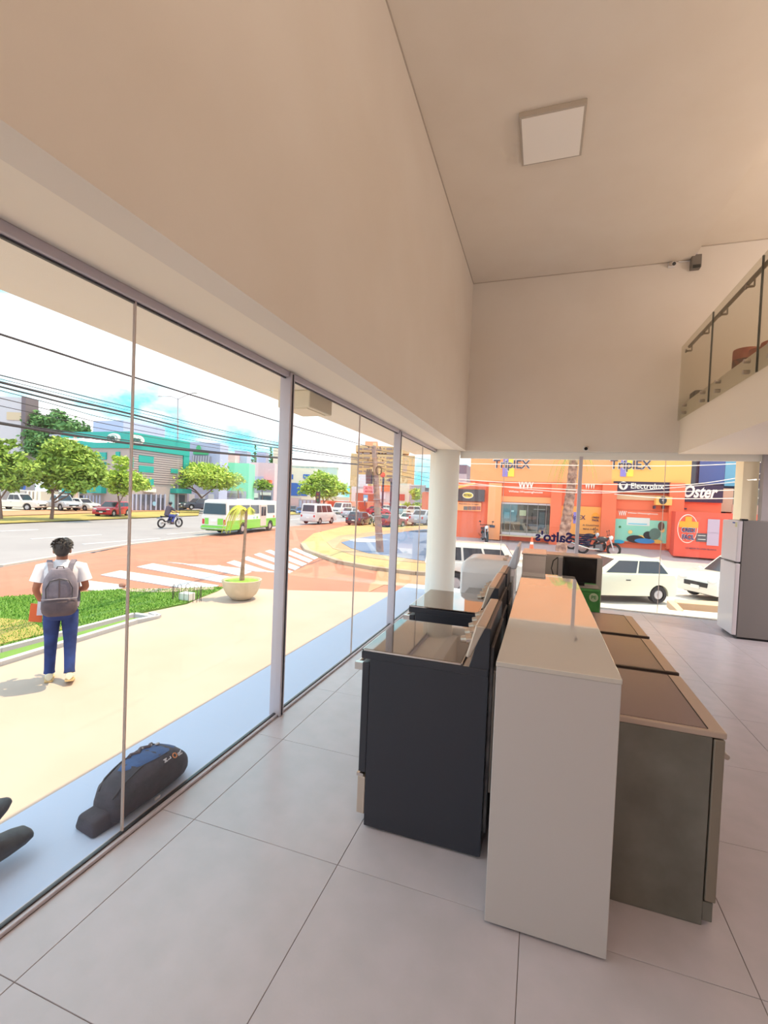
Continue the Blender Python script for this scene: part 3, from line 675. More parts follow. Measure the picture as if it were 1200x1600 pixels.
# ---------------------------------------------------------------- people
def skin_body(name, joints, edges, m, parent, sub=2, root=0):
    me = D.meshes.new(name); me.from_pydata([j[0] for j in joints], edges, []); me.materials.append(m)
    o = D.objects.new(name, me); C.objects.link(o); o.parent = parent
    sk = o.modifiers.new('skin', 'SKIN'); sk.use_smooth_shade = True
    for i, v in enumerate(me.skin_vertices[0].data):
        r = joints[i][1]; v.radius = (r, r) if not isinstance(r, tuple) else r; v.use_root = (i == root)
    s = o.modifiers.new('sub', 'SUBSURF'); s.levels = sub; s.render_levels = sub
    return o
def rings(path, n=16):        # path: (center, rx, ry[, tilt vector])
    out = []
    for c, rx, ry in path:
        out.append([(c[0]+rx*math.cos(2*math.pi*i/n), c[1]+ry*math.sin(2*math.pi*i/n), c[2]) for i in range(n)])
    return out
def limb(mb, pts, rad, n=12): return mb.tube(pts, rad, n)
M_skin = mat('skin', (168, 104, 78), .6)
M_hair = mat('black_hair', (30, 22, 24), .5, rgb2=(50, 40, 42), noise=40, bump=.6, bscale=90)

mp_ = G(93, 1063); mp_.z = ZP
man = thing('person', 'man walking away across the plaza in white short-sleeved shirt and blue jeans', 'person', mp_, R(50))
J = {'pel': ((0, 0, .93), (.13, .10)), 'wa': ((0, .01, 1.08), (.13, .09)), 'ch': ((0, 0, 1.30), (.15, .10)), 'nk': ((0, 0, 1.46), .055), 'hd0': ((0, .01, 1.54), .06), 'hd': ((0, .015, 1.61), (.075, .09)), 'hd1': ((0, .01, 1.68), (.06, .075)),
     'sl': ((-.18, -.005, 1.41), .055), 'el': ((-.255, -.03, 1.15), .042), 'wl': ((-.215, .12, .98), .028), 'hl': ((-.20, .17, .93), (.035, .022)),
     'sr': ((.18, -.005, 1.41), .055), 'er': ((.26, -.02, 1.14), .042), 'wr': ((.16, .18, 1.08), .028), 'hr': ((.12, .22, 1.06), (.035, .022)),
     'tl': ((-.095, .01, .86), .085), 'kl': ((-.10, .07, .50), .055), 'al': ((-.105, .05, .09), .038), 'fl': ((-.11, .17, .04), .032),
     'tr': ((.095, 0, .86), .085), 'kr': ((.10, .0, .50), .055), 'ar': ((.105, -.16, .14), .038), 'fr': ((.11, -.06, .045), .032)}
ks = list(J); ix = {k: i for i, k in enumerate(ks)}
E_ = [('pel', 'wa'), ('wa', 'ch'), ('ch', 'nk'), ('nk', 'hd0'), ('hd0', 'hd'), ('hd', 'hd1'), ('ch', 'sl'), ('sl', 'el'), ('el', 'wl'), ('wl', 'hl'), ('ch', 'sr'), ('sr', 'er'), ('er', 'wr'), ('wr', 'hr'),
      ('pel', 'tl'), ('tl', 'kl'), ('kl', 'al'), ('al', 'fl'), ('pel', 'tr'), ('tr', 'kr'), ('kr', 'ar'), ('ar', 'fr')]
skin_body('body', [J[k] for k in ks], [(ix[a], ix[b]) for a, b in E_], M_skin, man)
# fingers
for side, hp, dirs in ((-1, Vector((-.20, .17, .93)), Vector((.1, .75, -.6))), (1, Vector((.12, .22, 1.06)), Vector((-.8, .5, -.1)))):
    dn = dirs.normalized(); sd = dn.cross(Vector((0, 0, 1))).normalized()
    for i, L in enumerate((.065, .075, .07, .055)):
        b = hp + sd*(i-1.5)*.017 + dn*.01
        MB().tube([b, b+dn*L*.5+Vector((0, 0, -.006)), b+dn*L+Vector((0, 0, -.03))], [.009, .0085, .006], 7).build('finger', M_skin, man, smooth=True)
    b = hp - sd*.03 - dn*.02
    MB().tube([b, b-sd*.02+dn*.03, b-sd*.015+dn*.055], [.011, .010, .007], 7).build('thumb', M_skin, man, smooth=True)
# face and ears (turned away)
for s in (-1, 1):
    MB().ell((s*.082, .0, 1.605), (.014, .022, .034), 10, 7).build('ear', M_skin, man, smooth=True)
    MB().ell((s*.032, .098, 1.625), (.012, .008, .008), 8, 6).build('eye', mat('eye', (40, 28, 26), .3), man, smooth=True)
MB().hexa([(-.018, .095, 1.575), (.018, .095, 1.575), (.018, .09, 1.575), (-.018, .09, 1.575), (-.008, .115, 1.585), (.008, .115, 1.585), (.008, .095, 1.63), (-.008, .095, 1.63)]).build('nose', M_skin, man, smooth=True)
MB().ell((0, .095, 1.553), (.026, .008, .007), 8, 6).build('mouth', mat('lips', (150, 80, 70), .5), man, smooth=True)
# hair: full, tousled crop
hb = MB(); hb.loft(rings([((0, -.075, 1.545), .035, .02), ((0, -.06, 1.565), .062, .045), ((0, -.035, 1.60), .085, .078), ((0, -.018, 1.645), .099, .104), ((0, -.008, 1.69), .102, .108), ((0, -.004, 1.725), .088, .095), ((0, 0, 1.752), .055, .06), ((0, 0, 1.762), .015, .015)], 22))
rh = random.Random(5)
for k in range(320):
    a = rh.uniform(0, 2*math.pi); ph = rh.uniform(-.35, 1.45)
    p = Vector((.096*math.cos(ph)*math.cos(a), .10*math.cos(ph)*math.sin(a)-.012, 1.675+.078*math.sin(ph)))
    if p.y > .06 and p.z < 1.67: continue
    dd = Vector((math.cos(a+.7), math.sin(a+.7), -.5+.9*math.sin(ph))).normalized(); nn = (p-Vector((0, 0, 1.66))).normalized()
    sd = dd.cross(nn).normalized()*.014
    hb.add([p-sd, p+sd, p+dd*.03+nn*.006], [(0, 1, 2)])
hb.build('hair', M_hair, man, smooth=True)
# shirt
M_sh = mat('white_shirt', (236, 230, 240), .85, bump=.25, bscale=14)
sb = MB().loft(rings([((0, .01, .90), .185, .135), ((0, .01, .95), .18, .132), ((0, .01, 1.05), .172, .125), ((0, .0, 1.18), .18, .13), ((0, -.005, 1.30), .20, .138), ((0, -.005, 1.38), .215, .125), ((0, 0, 1.43), .185, .10), ((0, 0, 1.465), .105, .08), ((0, 0, 1.485), .068, .066)], 24))
shirt = sb.build('shirt', M_sh, man, smooth=True)
for s, e1 in ((-1, Vector((-.255, -.03, 1.15))), (1, Vector((.26, -.02, 1.14)))):
    a = Vector((s*.13, 0, 1.40)); b = Vector((s*.20, -.005, 1.385)); c = b.lerp(e1, .62)
    MB().tube([a, b, b.lerp(c, .5), c, c+(c-b)*.03], [.075, .082, .078, .086, .070], 14).build('sleeve', M_sh, shirt, smooth=True)
MB().lathe([(.074, 1.455), (.078, 1.47), (.066, 1.50), (.060, 1.50), (.066, 1.47)], 20).build('collar', M_sh, shirt, smooth=True)
# jeans
M_jn = mat('blue_jeans', (48, 70, 138), .85, rgb2=(34, 48, 98), noise=5, bump=.3, bscale=22)
jb = MB()
jb.loft(rings([((0, .005, .95), .158, .115), ((0, .005, .88), .172, .125), ((0, .0, .80), .176, .118), ((0, 0, .765), .15, .09)], 20))
for s, pts, rr in ((-1, [(-.088, .01, .86), (-.095, .03, .70), (-.10, .07, .50), (-.104, .055, .30), (-.107, .04, .14), (-.107, .04, .10)], [.096, .089, .071, .061, .056, .061]),
                   (1, [(.088, .0, .86), (.095, .0, .70), (.10, .0, .50), (.103, -.07, .32), (.106, -.145, .17), (.107, -.16, .135)], [.096, .089, .071, .061, .056, .061])):
    jb.tube(pts, rr, 14)
jeans = jb.build('jeans', M_jn, man, smooth=True)
# shoes
M_shoe = mat('white_sneaker', (232, 222, 200), .6); M_sole = mat('sole_tan', (214, 180, 128), .7)
def shoe(mb, heel, toe, wdt=.045, h=.085):
    heel, toe = Vector(heel), Vector(toe); d = (toe-heel); side = Vector((d.y, -d.x, 0)).normalized(); up = side.cross(d).normalized()
    if up.z < 0: up = -up
    rr = []
    for s, w_, hh in ((-.03, .5, .5), (0, .85, .95), (.15, .95, 1.15), (.35, .9, 1.0), (.55, 1.0, .72), (.8, 1.02, .55), (.97, .75, .42), (1.03, .35, .25)):
        c = heel + d*s; rr.append([c + side*wdt*w_*math.cos(2*math.pi*i/14) + up*(h*hh*.5*(1+math.sin(2*math.pi*i/14))) for i in range(14)])
    mb.loft(rr); return side, up, d
for hl, te in (((-.107, -.03, .025), (-.115, .235, .02)), ((.108, -.235, .075), (.112, .0, .018))):
    mb = MB(); sd, up, d = shoe(mb, hl, te); so = mb.build('shoe', M_shoe, man, smooth=True)
    hlv = Vector(hl); mb = MB(); rr = []
    for s, w_ in ((-.04, .6), (0, .95), (.3, 1.0), (.6, 1.08), (.85, 1.05), (1.03, .55)):
        c = hlv + d*s; rr.append([c+sd*.047*w_, c-sd*.047*w_, c-sd*.047*w_-up*.02, c+sd*.047*w_-up*.02])
    mb.loft(rr).build('sole', M_sole, so)
# backpack
Mb1 = mat('grey_backpack', (132, 122, 136), .85, rgb2=(112, 102, 116), noise=9, bump=.3, bscale=40)
Mb2 = mat('dark_backpack', (102, 86, 92), .85, rgb2=(84, 72, 80), noise=9, bump=.3, bscale=40)
bp = thing('backpack', 'grey backpack with darker lower half, on the back of the man walking away', 'backpack', mp_+Matrix.Rotation(R(50), 3, 'Z') @ Vector((0, -.24, 1.12)), R(50))
def puff(z0, z1, w_, d_, y0, n=10, bul=.5, ns=20, top=.7):
    rr = []
    for k in range(n+1):
        s = k/n; z = z0+(z1-z0)*s; f = (1-abs(2*s-1)**4*.28); ft = 1-(1-top)*max(0, (s-.6)/.4)**2
        ring_ = []
        for i in range(ns):
            a = 2*math.pi*i/ns; ca, sa = math.cos(a), math.sin(a)
            ring_.append((w_*f*ft*math.copysign(abs(ca)**.6, ca), y0+d_*f*math.copysign(abs(sa)**.7, sa), z))
        rr.append(ring_)
    return rr
MB().loft(puff(-.24, .30, .172, .115, 0)).build('main_bag', Mb1, bp, smooth=True)
pk = MB().loft(puff(-.245, -.03, .178, .12, -.015, 8, top=.95)).build('lower_pocket', Mb2, bp, smooth=True)
fp = MB().loft(puff(-.03, .20, .125, .05, -.085, 8, top=.7)).build('front_pocket', Mb1, bp, smooth=True)
MB().tube([(-.125, -.125, -.02), (-.128, -.128, .09), (-.09, -.13, .175), (0, -.132, .2), (.09, -.13, .175), (.128, -.128, .09), (.125, -.125, -.02)], .006, 6).build('zip', mat('zip_dark', (56, 50, 58), .6), fp, smooth=True)
MB().tube([(-.17, -.09, -.04), (-.09, -.135, -.035), (0, -.142, -.03), (.09, -.135, -.035), (.17, -.09, -.04)], .007, 6).build('zip', mat('zip_light', (150, 140, 150), .6), pk, smooth=True)
MB().tube([(0, -.137, -.02), (0, -.14, .10), (0, -.137, .19)], .006, 5).build('seam', Mb2, fp)
for s in (-1, 1):
    mb = MB(); P = [(s*.09, .04, .26), (s*.105, .10, .34), (s*.12, .20, .375), (s*.135, .30, .33), (s*.15, .37, .18), (s*.165, .34, 0), (s*.17, .18, -.14), (s*.16, .06, -.18)]
    rr = []
    for i, p in enumerate(P):
        q = Vector(P[min(i+1, len(P)-1)])-Vector(P[max(i-1, 0)]); sdv = Vector((.028, 0, 0)); nn = q.cross(sdv).normalized()*.007; p = Vector(p)
        rr.append([p-sdv-nn, p+sdv-nn, p+sdv+nn, p-sdv+nn])
    mb.loft(rr).build('strap', Mb1, bp, smooth=False)
MB().tube([(-.04, .0, .28), (-.03, -.01, .325), (.03, -.01, .325), (.04, 0, .28)], .008, 6).build('grab_loop', Mb2, bp, smooth=True)
# papers and folder held at the left hip
RM = Matrix.Rotation(R(50), 3, 'Z')
pf = thing('folder', 'orange folder held low at the walking man’s left hip', 'folder', mp_+RM @ Vector((-.26, .12, .84)), R(50))
MB().hexa([(-.07, -.02, -.10), (.06, 0, -.13), (.06, .02, -.13), (-.07, 0, -.10), (-.05, -.02, .12), (.07, 0, .09), (.07, .02, .09), (-.05, 0, .12)]).build('cover', mat('orange_folder', (238, 116, 70), .6), pf, bevel=.004)
pf = thing('papers', 'white papers beside the orange folder in the walking man’s left hand', 'paper', mp_+RM @ Vector((-.20, .10, .90)), R(50))
MB().hexa([(-.05, -.015, -.09), (.06, 0, -.10), (.06, .01, -.10), (-.05, -.005, -.09), (-.04, -.015, .08), (.06, 0, .07), (.06, .01, .07), (-.04, -.005, .08)]).build('sheets', mat('paper_white', (226, 224, 240), .7), pf)

# seated person on the ledge: only the shoe shows
sp = thing('person', 'seated person in dark shoes and trousers, legs stretched along the window ledge', 'person', (-2.36, .55, 0), 0)
Jn = [((0, -.05, .12), (.14, .11)), ((0, -.10, .34), (.15, .10)), ((0, -.13, .52), (.16, .10)), ((0, -.12, .68), .055), ((0, -.10, .76), (.075, .085)), ((0, -.09, .86), (.06, .07)),
      ((-.08, .0, .11), .085), ((-.09, .42, .20), .06), ((-.05, .78, .09), .042), ((-.03, .86, .12), .034),
      ((.08, .0, .11), .085), ((.07, .42, .16), .06), ((.03, .80, .08), .042), ((.03, .88, .12), .034),
      ((-.19, -.12, .60), .055), ((-.22, -.02, .36), .042), ((-.12, .16, .27), .028), ((-.08, .22, .26), (.035, .02)),
      ((.17, -.12, .60), .055), ((.2, -.02, .36), .042), ((.1, .16, .27), .028), ((.06, .22, .26), (.035, .02))]
skin_body('body', Jn, [(0, 1), (1, 2), (2, 3), (3, 4), (4, 5), (0, 6), (6, 7), (7, 8), (8, 9), (0, 10), (10, 11), (11, 12), (12, 13), (2, 14), (14, 15), (15, 16), (16, 17), (2, 18), (18, 19), (19, 20), (20, 21)], M_skin, sp)
M_dk = mat('dark_trousers', (52, 52, 62), .85)
mb = MB(); mb.loft(rings([((0, -.06, .02), .17, .14), ((0, -.05, .12), .18, .15), ((0, -.07, .22), .16, .13)], 18))
mb.tube([(-.08, 0, .11), (-.09, .42, .20), (-.05, .76, .09)], [.1, .078, .062], 12); mb.tube([(.08, 0, .11), (.07, .42, .17), (.03, .77, .085)], [.1, .078, .062], 12)
mb.build('trousers', M_dk, sp, smooth=True)
MB().loft(rings([((0, -.08, .2), .17, .13), ((0, -.11, .36), .18, .125), ((0, -.13, .54), .2, .12), ((0, -.13, .63), .14, .09), ((0, -.12, .67), .07, .06)], 18)).build('shirt', mat('grey_shirt', (120, 120, 132), .85), sp, smooth=True)
MB().ell((0, -.11, .84), (.085, .10, .085), 14, 9).build('hair', M_hair, sp, smooth=True)
M_dshoe = mat('dark_shoe', (62, 64, 70), .6, rgb2=(48, 46, 56), noise=18, bump=.3)
mb = MB(); shoe(mb, (.03, .80, .02), (.05, 1.04, .07), .066, .15); s1 = mb.build('shoe', M_dshoe, sp, smooth=True)
mb = MB(); shoe(mb, (-.10, .86, .06), (-.16, 1.07, .17), .05, .10); mb.build('shoe', M_dshoe, sp, smooth=True)

# backpack lying on the ledge against the glass
M_bk = mat('black_nylon', (50, 46, 56), .75, rgb2=(68, 60, 72), noise=9, bump=1.0, bscale=16)
M_bl = mat('blue_nylon', (48, 84, 140), .7, rgb2=(40, 66, 116), noise=10, bump=.3, bscale=24)
lb = thing('rucksack', 'black rucksack with blue panel lying on the ledge against the glass', 'backpack', (-2.14, 2.09, 0), 0); lb.scale = (1, .90, .8)
def bring(y, wx, hz, cx, zc, n=22, e=.75):
    out = []
    for i in range(n):
        a = 2*math.pi*i/n; c, s = math.cos(a), math.sin(a)
        out.append((cx+wx*math.copysign(abs(c)**e, c), y, zc+hz*math.copysign(abs(s)**e, s)))
    return out
secs = [(-.28, .05, .05, .02, .07), (-.26, .09, .085, .01, .095), (-.20, .12, .115, .0, .12), (-.08, .13, .14, 0, .145), (.08, .135, .148, .0, .15), (.20, .13, .138, 0, .14), (.27, .115, .115, 0, .12), (.32, .085, .085, .005, .10), (.345, .04, .05, .01, .085)]
MB().loft([bring(*s) for s in secs]).build('main_bag', M_bk, lb, smooth=True)
# blue side panel following the upper outer flank
def flank(y, a0, a1, k=1.02):
    for (y0, w0, h0, c0, z0), (y1, w1, h1, c1, z1) in zip(secs, secs[1:]):
        if y0 <= y <= y1:
            f = (y-y0)/(y1-y0); wx, hz, cx, zc = w0+(w1-w0)*f, h0+(h1-h0)*f, c0+(c1-c0)*f, z0+(z1-z0)*f
    out = []
    for i in range(7):
        a = R(a0+(a1-a0)*i/6); c, s = math.cos(a), math.sin(a)
        out.append((cx+k*wx*math.copysign(abs(c)**.75, c), y, zc+k*hz*math.copysign(abs(s)**.75, s)))
    return out
mb = MB(); rr = [flank(y, a0, a1, 1.03) for y, a0, a1 in ((-.13, 92, 104), (-.06, 72, 116), (.04, 62, 120), (.13, 62, 118), (.22, 70, 110), (.27, 80, 96))]
for i in range(len(rr)-1):
    for k in range(6): mb.quad(rr[i][k], rr[i+1][k], rr[i+1][k+1], rr[i][k+1])
mb.build('blue_panel', M_bl, lb, smooth=True)
M_lt = mat('pale_print', (216, 212, 220), .6); M_or = mat('orange_print', (220, 140, 90), .6)
for i, (ch, y, m_) in enumerate((('R', .215, M_lt), ('O', .165, M_or), ('L', .115, M_lt), ('M', .08, M_lt))):
    p = Vector(flank(y, 40, 40, 1.045)[0]); nrm = Vector((math.cos(R(34)), 0, math.sin(R(34))))
    xa = Vector((-nrm.z, 0, nrm.x)); text('print_letter', ch, m_, lb, frame(p, xa, (xa.cross(Vector((0, -1, 0))) if False else Vector((0, 1, 0)))) if False else frame(p, (-nrm.z, 0, nrm.x), nrm.cross(Vector((-nrm.z, 0, nrm.x)))), .05 if i < 2 else .035, .002, .001)
for k, (a0, y0, y1) in enumerate(((128, -.24, .26), (68, -.26, -.05))):
    MB().tube([flank(y0+(y1-y0)*i/8, a0, a0, 1.03)[0] for i in range(9)], .006, 6).build('zip', mat('zip_dark', (56, 50, 58), .6), lb, smooth=True)
MB().tube([flank(-.02+.2*i/7, 112+10*math.sin(i*2.1), 0, 1.07)[0] for i in range(8)], .012, 6).build('strap', Mb2, lb)
for k, (y, a) in enumerate(((.14, 108), (.18, 100), (.10, 116))):
    p = Vector(flank(y, a, a, 1.06)[0]); MB().ell(p, (.012, .018, .008), 7, 5).build('buckle', mat('buckle_pale', (176, 166, 170), .5), lb)
MB().hexa([(-.11, -.36, 0), (.06, -.39, 0), (.08, -.22, 0), (-.08, -.2, 0), (-.09, -.35, .10), (.04, -.37, .09), (.07, -.22, .13), (-.06, -.2, .12)]).build('side_pocket', M_bk, lb, smooth=True, bevel=.02)
MB().bx(.128, .134, -.02, .02, .03, .05).build('tag', M_lt, lb)

# ================================================================ BUILDINGS
class Fac:
    """vertical facade plane through p along direction d; uv turns a pixel into (along, height)"""
    def __init__(s, p, d):
        s.p = Vector((p[0], p[1], 0)); s.d = Vector((d[0], d[1], 0)).normalized(); s.n = Vector((s.d.y, -s.d.x, 0))
        if s.n.dot(EYE-s.p) < 0: s.n = -s.n
    def uv(s, px, py):
        r = ray(px, py); t = (s.p-EYE).dot(s.n)/r.dot(s.n); q = EYE+r*t
        return (q-s.p).dot(s.d), q.z
    def pt(s, u, z, o=0): v = s.p+s.d*u+s.n*o; return Vector((v.x, v.y, z))
    def box(s, u0, u1, z0, z1, o0, o1, mb=None):
        mb = mb or MB(); P = s.pt
        return mb.hexa([P(u0, z0, o1), P(u1, z0, o1), P(u1, z0, o0), P(u0, z0, o0), P(u0, z1, o1), P(u1, z1, o1), P(u1, z1, o0), P(u0, z1, o0)])
    def px(s, x0, y0, x1, y1, o0=0., o1=.1, mb=None):
        u0, z1 = s.uv(x0, y0); u1, z0 = s.uv(x1, y1); return s.box(u0, u1, z0, z1, o0, o1, mb)
    def word(s, name, txt, x0, y0, x1, y1, m, parent, o=.05, ext=.01, bold=0., shear=0):
        u0, z1 = s.uv(x0, y0); u1, z0 = s.uv(x1, y1)
        t = text(name, txt, m, parent, Matrix.Identity(4), 1, ext, bold, shear=shear)
        me = t.data; xs = [v.co.x for v in me.vertices]; ys = [v.co.y for v in me.vertices]
        w_, h_ = max(xs)-min(xs), max(ys)-min(ys); cx, cy = (max(xs)+min(xs))/2, (max(ys)+min(ys))/2
        M = frame(s.pt((u0+u1)/2, (z0+z1)/2, o), s.d, (0, 0, 1)) @ Matrix.Diagonal(((u1-u0)/w_, (z1-z0)/h_, 1, 1)) @ Matrix.Translation((-cx, -cy, 0))
        me.transform(M)
        if parent is not None: t.matrix_parent_inverse = pm(parent).inverted()
        return t
    def disc(s, cx, cy, rx, ry, o0, o1, n=28, mb=None):
        u, z = s.uv(cx, cy); u2, _ = s.uv(cx+rx, cy); _, z2 = s.uv(cx, cy+ry)
        a, b = abs(u2-u), abs(z2-z); mb = mb or MB()
        return mb.prism([s.pt(u+a*math.cos(2*math.pi*i/n), z+b*math.sin(2*math.pi*i/n), o0) for i in range(n)], s.n*(o1-o0))
def B(mb, name, m, parent, **k): return mb.build(name, m, parent, world=True, **k)

# ---- the orange shop across the side street
st = thing('storefront', 'bright orange appliance shop across the side street seen through the far glazing', 'building', (2, 27, 0))
f = Fac((0, 27), (1, 0))
M_or1 = mat('orange_wall', (242, 122, 90), .8, rgb2=(236, 116, 84), noise=.7)
M_or2 = mat('light_orange_wall', (252, 168, 118), .8, rgb2=(248, 162, 112), noise=.5)
M_or3 = mat('amber_fascia', (252, 186, 106), .8)
M_rd = mat('red_orange_wall', (238, 96, 78), .8)
ua, ub = f.uv(735, 750)[0], f.uv(1078, 757)[0]; B(f.box(ua, ub, -.5, 8.6, -3, -.02), 'wall', M_or1, st); B(f.box(f.uv(690, 780)[0], ua, -.5, 2.95, -3, -.02), 'wall', M_or1, st); B(f.box(ub, f.uv(1128, 780)[0], -.5, 3.1, -3, -.02), 'wall', M_or1, st)
u0, _ = f.uv(735, 750); u1, _ = f.uv(1078, 750); um, _ = f.uv(955, 750)
B(f.box(u0, um, 3.05, 8.6, 0, .15), 'fascia', M_or2, st); B(f.box(um, u1, 3.05, 8.6, 0, .15), 'fascia', M_or3, st, label='amber fascia')
for x0, x1, y1 in ((765, 781, 843), (862, 874, 852), (941, 958, 852), (1045, 1062, 858)):
    B(f.px(x0, 755, x1, y1, 0, .35), 'pillar', M_or2 if x0 < 800 else M_or1, st)
B(f.px(781, 775, 862, 787, 0, .12), 'lintel', M_or2, st)
B(f.px(860, 782, 874, 792, 0, .3), 'bracket', M_or2, st)
# entrance with lit interior behind glass
en = B(f.px(783, 787, 861, 836, -.02, .02), 'entrance', mat('shop_dark', (104, 96, 96), .6, rgb2=(58, 52, 56), noise=1.6), st)
B(f.px(783, 787, 861, 836, .05, .07), 'glass', glass_mat('shop_glass', (.85, .9, .9), .10, .5), en)
for x0, y0, x1, y1, c in ((812, 797, 822, 806, (236, 226, 190)), (799, 797, 803, 800, (220, 220, 220)), (834, 795, 852, 797, (200, 200, 200)), (842, 800, 850, 828, (90, 104, 116)), (789, 814, 812, 830, (150, 106, 84)), (812, 806, 838, 812, (140, 100, 96)), (818, 812, 842, 822, (84, 64, 66)),
                          (788, 800, 796, 810, (130, 146, 158)), (823, 822, 840, 828, (166, 128, 108)), (842, 824, 851, 832, (220, 150, 110))):
    B(f.px(x0, y0, x1, y1, .02, .045), 'goods', mat('goods_%d%d%d' % c, c, .6), en)
for x in (783, 797.5, 824, 840, 853, 860):
    B(f.box(f.uv(x, 810)[0]-.012, f.uv(x, 810)[0]+.012, f.uv(x, 836)[1], f.uv(x, 787)[1], .04, .10), 'mullion', mat('thin_frame', (150, 142, 146), .5), en)
for y in (787, 834.5):
    B(f.px(783, y, 861, y+.6, .04, .09), 'rail', M_alu, en)
B(f.px(782, 836, 864, 839.5, -.02, .6), 'step', mat('shop_step', (206, 180, 150), .8), st)
# names on the fascia
M_lg = mat('letter_grey', (72, 64, 86), .6); M_lw = mat('letter_white', (246, 236, 228), .6); M_lp = mat('logo_purple', (150, 132, 206), .6); M_ly = mat('logo_yellow', (250, 216, 84), .6)
fo = .15
for x0, x1, y0, y1 in ((772, 828, 719, 735), (953, 1016, 719, 737)):
    w_ = x1-x0
    B(f.px(x0+w_*.25, y0+12, x0+w_*.38, y0+26, fo, fo+.04), 'logo_bar', M_lp, st)
    B(f.px(x0+w_*.40, y0+12, x0+w_*.56, y0+26, fo, fo+.04), 'logo_bar', M_ly, st)
    B(f.px(x0+w_*.27, y0-4, x0+w_*.40, y0+5, fo, fo+.03), 'logo_bar', M_lp, st)
    B(f.px(x0+w_*.42, y0-4, x0+w_*.54, y0+5, fo, fo+.03), 'logo_bar', M_ly, st)
    f.word('letters', 'TriplEX', x0-1, y0-1, x1+1, y1+2.5, M_lw, st, fo+.045, .006, .035)
    f.word('letters', 'TriplEX', x0, y0, x1, y1+1.5, M_lg, st, fo+.07, .01, .012)
f.word('letters', 'W', 810, 751, 822, 764, M_lw, st, .06, .01, .03); f.word('letters', 'W', 821, 751, 834, 764, M_lw, st, .06, .01, .03)
f.word('letters', 'White-Westinghouse', 795, 766, 848, 772, M_lw, st, .06, .01, .012)
f.word('letters', 'W', 914, 752, 922, 764, M_lw, st, .06, .01, .03); f.word('letters', 'W', 922, 752, 930, 764, M_lw, st, .06, .01, .03)
f.word('letters', 'White-Westinghouse', 897, 767, 938, 772, M_lw, st, .06, .01, .012)
# left recess: dark canopy sign and poster
s_ = B(f.px(714, 764, 757, 784, .02, .2), 'dark_sign', mat('sign_charcoal', (84, 74, 80), .7), st)
B(f.disc(732, 774, 8.5, 5, .2, .24), 'badge', M_lw, s_); B(f.disc(732, 774, 7.5, 4, .24, .27), 'badge_fill', M_ly, s_)
f.word('letters', 'PETRIX', 726, 772, 738, 776, M_lg, s_, .29, .01)
s_ = B(f.px(713, 784, 752, 799, .02, .1), 'poster', M_or2, st)
f.word('letters', 'Equipa tu hogar', 718, 786, 749, 789.5, M_lg, s_, .12, .004)
for x0, x1 in ((725, 731), (732, 737), (738, 744), (745, 751)):
    B(f.px(x0, 791, x1, 797, .1, .12), 'picture', mat('print_%d' % x0, (110+3*(x0-725), 96, 92), .6), s_)
B(MB().prism([f.pt(f.uv(714, 760)[0], f.uv(714, 761)[1], .8), f.pt(f.uv(744, 754)[0], f.uv(744, 755)[1], .8), f.pt(f.uv(746, 757)[0], f.uv(746, 757.5)[1], .8), f.pt(f.uv(714, 764)[0], f.uv(714, 765)[1], .8)], (0, .12, 0)), 'banner', M_or3, st)
B(f.px(766, 820, 774, 824, .35, .38), 'vent', M_lg, st)
# poster on the right of the door
s_ = B(f.px(876, 790, 940, 838, .02, .1), 'poster', mat('poster_amber', (252, 168, 90), .7), st)
f.word('letters', 'TriplEX', 886, 804, 914, 814, M_navy, s_, .12, .004, .01)
B(f.px(896, 800, 900, 818, .1, .112), 'logo_bar', M_lp, s_); B(f.px(902, 800, 906, 818, .1, .112), 'logo_bar', M_ly, s_)
B(f.disc(930, 808, 6, 7, .1, .13), 'badge', mat('badge_amber', (246, 160, 50), .6), s_)
f.word('letters', 'CREDI', 925, 807, 935, 810, M_navy, s_, .15, .006, .02); f.word('letters', 'FACIL', 925, 811, 935, 814.5, M_navy, s_, .15, .006, .02)
f.word('letters', 'A CUOTAS', 910, 819, 935, 822.5, M_lg, s_, .12, .004, .01); f.word('letters', 'MAS FACIL', 911, 825, 935, 828.5, M_lg, s_, .12, .004, .01)
# dark signs over the right bays
s_ = B(f.px(958, 752, 1046, 771, .02, .18), 'dark_sign', mat('sign_aubergine', (60, 42, 70), .6), st)
f.word('letters', 'Electrolux', 985, 755, 1036, 765, M_lw, s_, .2, .006, .012)
B(f.disc(973, 759, 7, 6.5, .18, .2), 'emblem', M_lw, s_); B(MB().prism([f.pt(f.uv(a, b)[0], f.uv(a, b)[1], .2) for a, b in ((968, 754), (979, 754), (973, 764))], (0, -.02, 0)), 'emblem_cut', mat('sign_aubergine', (60, 42, 70), .6), s_)
s_ = B(f.px(1063, 757, 1127, 786, .02, .18), 'dark_sign', mat('sign_aubergine', (60, 42, 70), .6), st)
f.word('letters', 'Oster', 1067, 758, 1119, 779, M_lw, s_, .2, .006, .03, shear=.3)
B(f.px(958, 772, 1045, 783, .0, .06), 'cream_panel', mat('cream_panel', (222, 176, 140), .8), st)
# air conditioner
ac = thing('air_conditioner', 'amber wall air conditioner unit under the dark sign of the orange shop', 'air conditioner', f.pt(*f.uv(1032, 786), .2))
B(f.px(1022, 776, 1046, 790, .02, .5), 'housing', M_or3, ac, bevel=.02)
B(f.disc(1032, 782, 6, 6, .5, .52), 'fan_grille', mat('fan_dark', (60, 58, 64), .5), ac)
B(f.disc(1032, 782, 1.5, 1.5, .52, .55), 'fan_hub', M_alu, ac)
for x in (1020, 1034): B(f.px(x, 790, x+1.5, 795, .0, .4), 'bracket', M_lg, ac)
B(MB().tube([f.pt(*f.uv(1044, 792), .2), f.pt(*f.uv(1056, 794), .2), f.pt(*f.uv(1071, 795), .2)], .04), 'pipe', M_lg, ac)
